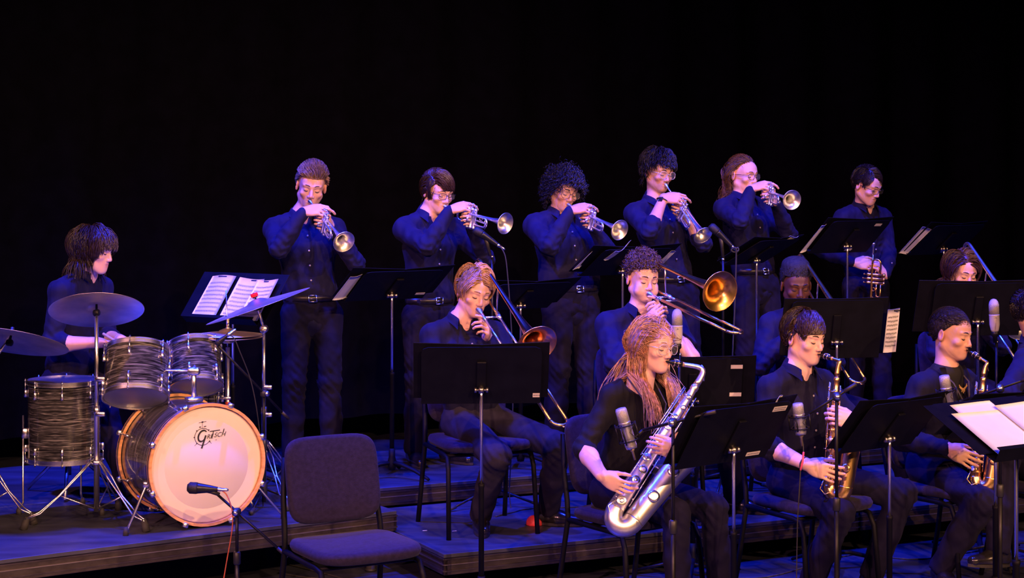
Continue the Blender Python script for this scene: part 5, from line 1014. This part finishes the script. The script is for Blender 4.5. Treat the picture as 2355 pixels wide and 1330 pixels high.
ct = P(148, 966, 8.75); (ft, fu, fw) = drum('floor_tom', 'deep floor tom with dark pearl shell standing on three chrome legs', ct, UP, .178, .385, 8, M('drum_head_dark', (.05, .05, .055), .4, 0, var=(10, .1)), HEADC, hl=.25, loc=V(ct[0], ct[1], ZD))  # top head coloured much darker than on the other drums
for a in (-20, 195, 80):
    a_ = math.radians(a); d = V(math.cos(a_), math.sin(a_) * 1, 0); a0 = ct + d * .200; MB().tube([V(a0[0], a0[1], ct[2] + .03), V(a0[0], a0[1], ZD + .06), V(a0[0] + d[0] * .02, a0[1] + d[1] * .02, ZD + .02)], .0055, 8).build('leg', CHROME, ft)
    MB().box(V(a0[0], a0[1], ct[2] - .06) - d * .010, (.012, .016, .026), [np.cross(UP, d), d, UP], .005).build('leg_bracket', CHROME, ft); MB().lathe(V(a0[0] + d[0] * .02, a0[1] + d[1] * .02, ZD), UP, [(.014, 0), (.014, .02), (.008, .035)], 10).build('rubber_foot', RUBBER, ft)
sn = P(430, 925, 9.15); drum('snare_drum', 'snare drum half hidden behind the rack toms', sn, V(.05, .1, 1), .178, .14, 8, HEADW, HEADC)
ss = thing('snare_stand', 'chrome snare stand behind the bass drum', 'drum hardware', (sn[0], sn[1], ZD)); so = V(sn[0], sn[1], ZD); MB().tube([so + UP * .12, V(sn[0], sn[1], sn[2] - .09)], .010, 10).build('post', CHROME, ss); MB().box(P(456, 912, 8.98), (.026, .002, .014)).build('price_tag', M('orange_tag', (.80, .22, .03), .6, 0, var=(20, .1)), ss, smooth=False)
for k in range(3):
    a = math.radians(30 + 120 * k); d = V(math.cos(a), math.sin(a), 0); MB().tube([so + UP * .22, so + d * .24 + UP * .012], .008, 8).build('leg', CHROME, ss); MB().tube([V(sn[0], sn[1], sn[2] - .09), V(sn[0], sn[1], sn[2] - .085) + d * .17, V(sn[0], sn[1], sn[2] - .06) + d * .19], .006, 8).build('basket_arm', CHROME, ss)
def cymbal_stand(label, base, top, tilt_to=None, rot=90, legs=.34, boom=None, knee=.30):
    base = V(base[0], base[1], ZD); top = V(*top); root = thing('cymbal_stand', label, 'cymbal stand', base); zt = (boom if boom is not None else top)[2]; up_ = zt - ZD
    MB().lathe(base + UP * .06, UP, [(.013, 0), (.013, up_ * .5 - .06), (.016, up_ * .5 - .055), (.016, up_ * .5 - .02)], 14).build('lower_tube', CHROME, root)
    j = V(base[0], base[1], zt - .03 if boom is None else zt); MB().tube([base + UP * up_ * .48, j], .0095, 12).build('upper_tube', CHROME, root)
    for z in (.5, .66): MB().box(base + UP * up_ * z + V(.02, -.01, 0), (.024, .006, .012), None, .004).build('wing_screw', CHROME, root)
    if boom is not None: MB().tube([j, top], .0075, 10).build('boom_arm', CHROME, root); MB().lathe(j - V(0, .025, 0), V(0, 1, 0), [(.018, 0), (.022, .008), (.022, .042), (.018, .05)], 16).build('boom_tilter', CHROME, root)
    ax = nrm(tilt_to) if tilt_to is not None else UP; MB().tube([(j if boom is None else top - ax * .06), top - ax * .05, top + ax * .035], [.008, .007, .004], 10).build('tilter_rod', BLACK_METAL, root); MB().lathe(top - ax * .045, np.cross(ax, V(.2, 1, 0)), [(.014, -.014), (.017, -.01), (.017, .01), (.014, .014)], 14).build('tilter', BLACK_METAL, root)
    MB().lathe(top + ax * .006, ax, [(.013, 0), (.014, .008), (.009, .010), (.009, .026), (.004, .028)], 14).build('wing_nut', BLACK_PLASTIC, root)
    for k in range(3):
        a = math.radians(rot + 120 * k); d = V(math.cos(a), math.sin(a), 0); n = np.cross(UP, d); h = knee; l = MB(); m_ = base + d * legs * .52 + UP * (h * .5)
        for s in (-1, 1): l.tube([base + d * .03 + UP * h + n * .006 * s, base + d * legs * .28 + UP * h * .78 + n * .014 * s, m_ + n * .006 * s, base + d * legs * .8 + UP * h * .24 + n * .016 * s, base + d * legs + UP * .05 + n * .006 * s], .0045, 8)
        lo = l.build('leg', CHROME, root); MB().lathe(base + d * (legs + .008) + UP * .0, nrm(UP - d * .35), [(.019, 0), (.018, .03), (.011, .062)], 12).build('rubber_foot', RUBBER, lo); MB().tube([m_, base + UP * .07], .004, 6).build('strut', CHROME, lo)
    MB().lathe(base + UP * (knee - .015), UP, [(.02, 0), (.028, .005), (.028, .022), (.02, .028)], 14).build('leg_collar', CHROME, root)
    return root
f66 = body_axes(66)[0]
b1 = V(*G(222, 1205, ZD)[:2], ZD); t1 = P(222, 700, b1[1] + .0); ax1 = nrm(V(-.10, .42, .9)); cymbal('large cymbal tilted back above the floor tom, glowing purple', t1, ax1, .228); cymbal_stand('double-braced chrome stand carrying the purple cymbal', b1, t1, ax1, rot=-35)
b2 = V(*G(607, 1150, ZD)[:2], ZD); t2 = P(588, 688, b2[1] - .02); ax2 = nrm(V(-.33, -.02, .94)); cymbal('thin ride cymbal with red felt slanting across the sheet music', t2, ax2, .285, bow=.08); cymbal_stand('double-braced chrome stand carrying the cymbal with red felt', b2, t2, ax2, rot=-62, boom=P(606, 757, b2[1]))
rf = MB().lathe(t2 + ax2 * .012, ax2, [(.017, 0), (.020, .002), (.020, .018), (.017, .020)], 16).build('cymbal_felt', M('red_felt', (.75, .01, .01), .9, 0, var=(60, .15)), None, off=t2); tag(rf, 'red felt washer on top of the slanting ride cymbal', 'felt washer')
b3 = P(-40, 1180, 8.55); b3[2] = ZD; t3 = P(26, 768, 8.5); ax3 = nrm(V(.10, .32, .94)); cymbal('crash cymbal at the left edge, deep blue light on it', t3, ax3, .285); cymbal_stand('chrome stand at the left edge carrying the blue-lit crash cymbal', b3, t3, ax3, rot=-22, legs=.30, boom=P(-38, 870, 8.55))
b4 = P(524, 1120, 8.95); b4[2] = ZD; t4 = P(524, 768, 8.95); hh = thing('hi_hat', 'pair of hi-hat cymbals on a chrome pedal stand behind the small tom', 'hi-hat', b4)
cb = M('cymbal_bronze'); Rh = .178
for nm, o_, a_ in (('top_cymbal', t4, UP), ('bottom_cymbal', t4 - UP * .022, -UP)): MB().lathe(o_, a_, [(.006, .028), (.02, .027), (.042, .018), (.05, .010), (Rh * .6, .006), (Rh, -.004), (Rh, -.006), (Rh * .6, .004), (.05, .008), (.02, .025)], 60, cap=False).build(nm, cb, hh)
MB().tube([b4 + UP * .1, t4 - UP * .07], .0115, 12).build('lower_tube', CHROME, hh); MB().tube([t4 - UP * .1, P(520, 668, 8.95)], .0032, 8).build('pull_rod', CHROME, hh); MB().lathe(t4 + UP * .028, UP, [(.013, 0), (.014, .004), (.009, .006), (.009, .045), (.012, .046), (.012, .065), (.005, .066)], 14).build('clutch', CHROME, hh)
MB().box(t4 - UP * .33 + V(-.012, -.012, 0), (.030, .006, .008), None, .003).build('wing_screw', CHROME, hh); MB().lathe(t4 - UP * .37, UP, [(.013, 0), (.014, .004), (.014, .016), (.013, .02)], 14).build('memory_lock', M('red_lock', (.6, .08, .03), .4, .3, var=(30, .2)), hh)
for k in range(3): a = math.radians(70 + 120 * k); d = V(math.cos(a), math.sin(a), 0); MB().tube([b4 + UP * .26, b4 + d * .26 + UP * .012], .008, 8).build('leg', CHROME, hh)
# bass drum pedal hidden behind is left out; the microphone before the drum follows
# ---------------------------------------------------------------- music stands with folders and pages
def stand_at(label, c, d, psi, tau, floor, fold=None, W=.50, base=None, rot=20, fW=.64, dy=.01, Hh=.31, dx=0., gap=10):
    cc = P(*c, d); r_, u_, n_ = desk_frame(cc, psi, tau); hub = cc - n_ * .03 - u_ * .06; b = hub if base is None else base
    root, fr = music_stand(label, cc, psi, tau, b, floor, W, Hh, rot=rot)
    if fold: folder(fold, fr, fW, .305, dy, dx, gap)
    return root, fr
s, fr = stand_at('music stand turned to the drummer, open towards the camera', (540, 686), 9.45, 148, 40, ZD, 'black open folder on the drummer\'s stand', fW=.60, Hh=.34, gap=1)
c, r_, u_, n_ = fr
sheet_music('left page of music on the drummer\'s stand', c + n_ * .022 - r_ * .130 - u_ * .015, r_, u_, n_, .175, .285); sheet_music('middle page of music under the slanting ride cymbal', c + n_ * .022 + r_ * .070 - u_ * .020, r_, u_, n_, .165, .285); sheet_music('right page of music on the drummer\'s stand', c + n_ * .030 + r_ * .195 - u_ * .026, r_, u_, n_, .15, .275)
s, fr = stand_at('tall music stand between the first two trumpeters', (908, 657), 9.75, 33, 56, Z2, 'black folder on the stand between the first two trumpeters', rot=-35); c, r_, u_, n_ = fr
sheet_music('white page edge at the left of the first trumpet stand', c + n_ * .018 + r_ * .27 - u_ * .03, -r_, u_, n_, .10, .26, lines=False)
sticker(s, c - r_ * .21 - u_ * .10 - n_ * .0022, -r_, u_, -n_, .06, .02, None)
stand_at('dark music stand behind the blond trombonist', (1205, 682), 10.05, 33, 58, Z2, 'black folder on the stand behind the blond trombonist', rot=-30)
s, fr = stand_at('music stand above the curly trombonist\'s head', (1440, 603), 10.35, 33, 58, Z2, 'black folder on the stand above the curly trombonist'); c, r_, u_, n_ = fr
sheet_music('crumpled white page on top of the stand above the curly trombonist', c + n_ * .018 + r_ * .12 + u_ * .10, -r_, u_, n_, .14, .14, lines=False, bend=.02); sheet_music('white page edge right of the curly trombonist\'s hair', c + n_ * .012 - r_ * .30 - u_ * .03, -r_, u_, n_, .06, .22, lines=False); sheet_music('white page edge left of the curly trombonist\'s stand', c + n_ * .016 + r_ * .30 + u_ * .0, -r_, u_, n_, .05, .2, lines=False)
s, fr = stand_at('narrow-looking music stand before the ponytailed trumpeter', (1752, 580), 10.7, 52, 60, Z2, 'black folder on the ponytailed trumpeter\'s stand', fW=.60); c, r_, u_, n_ = fr
sheet_music('small white page tip on the ponytailed trumpeter\'s stand', c + n_ * .016 - r_ * .16 + u_ * .12, -r_, u_, n_, .1, .1, lines=False)
s, fr = stand_at('music stand before the trumpeter who looks down', (1955, 545), 11.0, 33, 48, Z2, 'black folder on the stand of the trumpeter looking down', fW=.56); c, r_, u_, n_ = fr
sheet_music('pale page edge at the left of the stand of the trumpeter looking down', c + n_ * .02 + r_ * .275 - u_ * .03, -r_, u_, n_, .06, .27, lines=False); sticker(s, c - r_ * .16 + u_ * .115 - n_ * .0022, -r_, u_, -n_, .055, .022, None); sticker(s, c - r_ * .07 - u_ * .125 - n_ * .0022, -r_, u_, -n_, .06, .018, None)
s, fr = stand_at('rearmost music stand at the right end of the trumpet row', (2178, 552), 11.5, 36, 50, Z2, 'black folder on the rearmost stand at right', fW=.56); c, r_, u_, n_ = fr
sheet_music('white page edge on the rearmost stand at right', c + n_ * .02 + r_ * .275 - u_ * .03, -r_, u_, n_, .07, .27, lines=False); sticker(s, c - r_ * .07 - u_ * .125 - n_ * .0022, -r_, u_, -n_, .05, .018, None)
s, fr = stand_at('wide music stand in front of the blond trombonist', (1107, 864), 7.97, 3, 28, 0., 'wide black folder on the blond trombonist\'s stand', rot=10, fW=.615, dy=.012, W=.55); c, r_, u_, n_ = fr
sticker(s, c - r_ * .255 - u_ * .11 - n_ * .0022, -r_, u_, -n_, .032, .022, 1)
s, fr = stand_at('music stand with two labels behind the long-haired saxophonist', (1592, 893), 8.72, 4, 14, 0., 'black folder on the two-labelled trombone stand'); c, r_, u_, n_ = fr
for dy in (.112, -.035): sticker(s, c - r_ * .22 + u_ * dy - n_ * .0022, -r_, u_, -n_, .06, .020, None)
s, fr = stand_at('music stand behind the dark-fringed saxophonist with a page hanging at its right', (1922, 758), 8.88, 12, 14, 0., 'black folder on the stand behind the dark-fringed saxophonist', fW=.56); c, r_, u_, n_ = fr
sheet_music('white page with text overhanging the stand at right', c - n_ * .004 - r_ * .305 - u_ * .01, -r_, u_, -n_, .075, .235, name='sheet_music', skew=.0)
stand_at('wide music stand hiding the chin-length-haired trombonist', (2248, 712), 9.30, 6, 22, 0., 'wide black folder on the stand hiding the chin-length-haired trombonist', fW=.66)
s, fr = stand_at('labelled music stand in front of the long-haired saxophonist', (1690, 1000), 7.42, 40, 32, 0., 'black folder on the long-haired saxophonist\'s stand', fW=.66, W=.56); c, r_, u_, n_ = fr
sticker(s, c - r_ * .215 + u_ * .118 - n_ * .0022, -r_, u_, -n_, .085, .026, 2); sticker(s, c - r_ * .185 - u_ * .125 - n_ * .0022, -r_, u_, -n_, .085, .020, 1)
sheet_music('pale page corner above the labelled saxophone stand', c + n_ * .012 - r_ * .2 + u_ * .14, -r_, u_, n_, .055, .06, lines=False)
stand_at('dark music stand in front of the dark-fringed saxophonist', (2052, 978), 7.80, 38, 40, 0., 'black folder on the dark-fringed saxophonist\'s stand', fW=.62)
s, fr = stand_at('dark music stand in front of the saxophonist in the blazer', (2300, 955), 7.95, 38, 48, 0., 'black folder on the stand of the saxophonist in the blazer', fW=.62)
s, fr = stand_at('foreground music stand at the right edge, open towards the camera', (2318, 984), 6.40, -147, 62, 0., 'dark blue-lit folder on the foreground stand at right', fW=.58, Hh=.36, gap=1); c, r_, u_, n_ = fr
sheet_music('large white sheet on the foreground stand at right', c + n_ * .024 - r_ * .105 - u_ * .045, r_, u_, n_, .26, .25, lines=False, bend=.001); sheet_music('second white sheet tucked above on the foreground stand', c + n_ * .016 - r_ * .070 + u_ * .045, r_, u_, n_, .21, .20, lines=False, bend=.001); sheet_music('white sheet running off the right edge on the foreground stand', c + n_ * .032 + r_ * .135 - u_ * .030, r_, u_, n_, .25, .26, lines=False, bend=.002)
# ---------------------------------------------------------------- microphones
BM = BLACK_METAL
m = G(1132, 1163, Z1); mic_stand('tripod microphone stand behind the blond trombonist', m, Z1, P(1127, 590, m[1])[2], rot=-20, legs=.29); dynamic_mic('dark tapered microphone under the side-swept-hair player\'s trumpet bell', P(1090, 527, m[1] - .02), P(1144, 563, m[1] - .02), P(1127, 588, m[1]))
cable('thin microphone cable hanging behind the blond trombonist', [P(1151, 568, 9.45), P(1162, 590, 9.44), P(1168, 640, 9.44), P(1174, 720, 9.45), P(1180, 850, 9.45), P(1178, 1000, 9.45), V(P(1175, 1130, 9.45)[0], 9.45, Z1 + .004), G(1230, 1175, Z1) + UP * .004])
m = P(1663, 1000, 10.0); m[2] = Z1; mic_stand('thick-necked microphone stand beside the tall trumpeter', m, Z1, P(1663, 596, 10.0)[2], rot=15); dynamic_mic('blue-lit microphone pointing at the tall trumpeter\'s bell', P(1633, 518, 9.98), P(1683, 566, 9.98), P(1663, 594, 10.0)); 
cable('looped cable at the tail of the blue-lit microphone', [P(1690, 574, 9.97), P(1697, 570, 9.97), P(1698, 577, 9.97), P(1688, 580, 9.97), P(1682, 575, 9.97), P(1692, 571, 9.96), P(1693, 600, 9.97), P(1690, 700, 9.98), P(1684, 850, 9.99), V(P(1680, 1000, 10.)[0], 10., Z1 + .004)], .0045)
for lab, top, bot, d, sl in (('grey studio microphone beside the long-haired saxophonist\'s head', (1557, 711), (1558, 792), 8.60, 'microphone stand behind the long-haired saxophonist'), ('pale studio microphone left of the cut-off player at right', (2285, 688), (2288, 764), 9.0, 'microphone stand behind the saxophonist in the blazer')):
    condenser(lab, P(*top, d), P(*bot, d), False, True); b_ = P(*bot, d); mic_stand(sl, (b_[0] + .01, b_[1] + .005), 0., b_[2] - .05, rot=30)
def boomed(lab, top, bot, d, armto, clamp, end, sl, dpole, shock=True):
    c_ = P(*clamp, dpole); e_ = P(*armto, d); condenser(lab, P(*top, d), P(*bot, d), True, False, arm=e_); dd = nrm(c_ - e_); L = np.linalg.norm(P(*end, dpole) - c_)
    mic_stand(sl, c_, 0., c_[2], boom=e_, rot=50, counter=L)
boomed('silver studio microphone in a shock mount before the tenor saxophone', (1427, 940), (1453, 1032), 7.30, (1478, 990), (1548, 972), (1645, 956), 'boom microphone stand in front of the tenor saxophonist', 7.25)
boomed('silver studio microphone half hidden by the labelled stand', (1834, 928), (1842, 1000), 7.55, (1852, 958), (1924, 912), (1962, 884), 'boom microphone stand in front of the dark-fringed saxophonist', 7.55)
boomed('silver studio microphone in front of the blazer with gold print', (2171, 864), (2184, 945), 7.95, (2215, 922), (2300, 893), (2372, 868), 'boom microphone stand at the right edge', 7.9)
d = 7.95; tp_, tl_ = P(431, 1122, d), P(500, 1126, d); dynamic_mic('short black microphone in front of the bass drum head', tp_, tl_, P(505, 1138, d), long=True, fat=.027)
c_ = P(545, 1178, d - .02); mic_stand('low boom stand holding the bass drum microphone', c_, 0., c_[2], boom=P(500, 1138, d), counter=.30, rot=80, legs=.2)
cable('orange-tinged cable looping from the bass drum microphone', [P(507, 1127, d), P(520, 1137, d), P(530, 1160, d - .02), P(535, 1185, d - .03), P(533, 1225, d - .03), P(520, 1300, d - .03), V(P(505, 1340, d)[0], d - .05, .004)], .003, M('orange_cable', (.55, .12, .05), .6, 0, var=(40, .2)))
d = 8.62; e_ = P(503, 797, d); c_ = P(607, 905, d + .25); mic_stand('slim boom stand behind the right-hand cymbal stand', c_, ZD, c_[2], boom=e_, counter=.22, rot=20, legs=.2); dynamic_mic('slim black microphone above the smaller rack tom', P(496, 792, d), P(523, 772, d), long=False)
cable('thin cable hanging from the slim drum microphone', [P(525, 771, d), P(538, 778, d), P(552, 810, d + .02), P(575, 870, d + .1), P(590, 940, d + .15), P(600, 1030, d + .25), V(P(605, 1130, 8.9)[0], 8.9, ZD + .004)], .0028)
# ---------------------------------------------------------------- small things
o = G(1229, 1208, Z1); pm = MB().lathe(o, UP, [(.042, 0), (.044, .006), (.042, .022), (.034, .038), (.020, .048), (.001, .051)], 24).build('plunger_mute', M('red_rubber', (.78, .05, .06), .5, 0, var=(20, .1)), None, off=o); tag(pm, 'red rubber plunger mute on the riser behind the blond player\'s shoe', 'mute')
I4 = INFO['T4']; a, e, W = I4['arms']['R']; dd = nrm(W - e); wt = thing('wrist_watch', 'black watch on the tall trumpeter\'s wrist', 'watch', W - dd * .02); u_, w_ = perp(dd); MB().tube(arc(W - dd * .022, u_, w_, .030, 0, 360, 25), .0095, 8, caps=False, flat=.4).build('strap', RUBBER, wt); MB().box(W - dd * .022 + V(-.4, -.85, .3) * .034, (.014, .014, .005), [dd, *perp(V(-.4, -.85, .3))], .003).build('case', M('watch_glass', (.02, .02, .03), .1, .3, var=(30, .2)), wt)
I = INFO['S1']; s = I['sax']; ns = thing('neck_strap', 'dark strap from the long-haired player\'s neck to the tenor saxophone', 'neck strap', s['Q'](s['straight'] * .45, 0, -.03)); hk = s['Q'](s['straight'] * .42, -.01, -.035); ch = front_hit(np.array([I['N'] + I['f'] * .13]), I['N'], I['f'])
for k in (-1, 1): MB().tube([I['N'] + I['r'] * k * .075 + UP * .0 - I['f'] * .0, I['N'] + I['r'] * k * .055 + I['f'] * .12 - UP * .12, I['N'] + I['f'] * .15 - UP * .22], .0035, 6).build('cord', M('strap_web', (.06, .05, .06), .7, 0, var=(60, .2)), ns)
MB().tube([I['N'] + I['f'] * .15 - UP * .22, hk], .006, 6, flat=.4).build('strap_end', M('strap_web'), ns); MB().ball(I['N'] + I['f'] * .152 - UP * .225, .011, 12).build('slider', CHROME, ns)
I = INFO['S3']; MBx = MB(); ns = thing('neck_strap', 'dark strap with brass hook on the saxophonist in the blazer', 'neck strap', I['N'] + I['f'] * .13 - UP * .2)
for k in (-1, 1): MB().tube([I['N'] + I['r'] * k * .07 + UP * .02, I['N'] + I['r'] * k * .062 + I['f'] * .10 - UP * .06, I['N'] + I['r'] * k * .02 + I['f'] * .135 - UP * .16], .006, 6, flat=.5).build('cord', M('strap_web'), ns)
MB().tube([I['N'] + I['f'] * .137 - UP * .155, I['N'] + I['f'] * .14 - UP * .20], .004, 6).build('hook', BRASS, ns)
pr = MB(); pc = P(2205, 888, 8.42); pc = I['N'] + I['f'] * .112 - UP * .090
for x0, y0, x1, y1, t in ((-.032, .014, -.012, 0, .010), (-.012, 0, .0, -.004, .012), (0, -.004, .014, .002, .012), (.014, .002, .030, .016, .010), (.026, .016, .028, .024, .006), (-.03, .014, -.034, .022, .006), (-.010, 0, -.012, -.016, .006), (.0, -.004, .002, -.022, .007), (.012, .0, .010, -.016, .006)):
    dv = nrm(V(x1 - x0, y1 - y0)); pp = V(-dv[1], dv[0]) * t / 2; T3 = lambda q_: pc - I['r'] * q_[0] + UP * q_[1]; vs = [T3(V(x0, y0) + pp), T3(V(x0, y0) - pp), T3(V(x1, y1) - pp), T3(V(x1, y1) + pp)]; pr.add(vs, [(0, 1, 2, 3)])
us = [c_ for c_ in bpy.data.objects if c_.name.startswith('undershirt')]
if us: pr.build('gold_print', M('gold_ink', (.80, .50, .15), .4, .4, var=(40, .2)), us[0], smooth=False)
I = INFO['S2']; a, e, W = I['arms']['R']; dd = nrm(W - e); u_, w_ = perp(dd)
tag(MB().tube(arc(W - dd * .008, u_, w_, .030, 0, 360, 25), .003, 6, caps=False).build('hair_tie', RUBBER, None, off=W), 'black hair tie round the dark-fringed saxophonist\'s wrist', 'hair tie')
pk = [P(1843, 1003, 7.55), P(1847, 1022, 7.55), P(1848, 1040, 7.53), P(1846, 1062, 7.52), P(1841, 1082, 7.52), P(1834, 1200, 7.52), P(1830, 1420, 7.52)]; pk.append(V(pk[-1][0] + .05, 7.52, .004)); ck_ = thing('cable', 'cable with a pink wrap hanging from the half-hidden microphone', 'cable', pk[-1])
MB().tube(pk, .0026, 6).build('cord', RUBBER, ck_); MB().tube(pk[2:5], .0046, 8).build('pink_wrap', M('pink_wrap', (.85, .10, .22), .5, 0, var=(30, .1)), ck_)
cable('long dark cable lying across the stage floor at right', [G(1610, 1322, 0) + UP * .004, G(1760, 1330, 0) + UP * .004, G(1960, 1278, 0) + UP * .004, G(2120, 1288, 0) + UP * .004, G(2355, 1250, 0) + UP * .004, G(2450, 1240, 0) + UP * .004], .004)
cable('tangled cable on the floor under the empty chair', [G(660, 1300, 0) + UP * .004, G(720, 1315, 0) + UP * .004, G(790, 1335, 0) + UP * .004, G(700, 1330, 0) + UP * .004, G(640, 1320, 0) + UP * .004], .004)
cable('dark cable on the riser near the red mute', [G(1140, 1190, Z1) + UP * .004, G(1180, 1180, Z1) + UP * .004, G(1220, 1172, Z1) + UP * .004, G(1330, 1168, Z1) + UP * .004], .004)
chair0.rotation_euler = (0, 0, math.radians(30))
TAPE = M('white_tape', (.7, .7, .72), .7, 0, var=(30, .15)); decks = [o for o in bpy.data.objects if o.name.startswith('stage_platform')]
for px, py in ((977, 1221), (1045, 1222), (905, 1240), (1175, 1128)): MB().box(G(px, py, Z1) + UP * .0005, (.012, .003, .0005), [UU, BK, UP]).build('tape_mark', TAPE, decks[0], smooth=False)
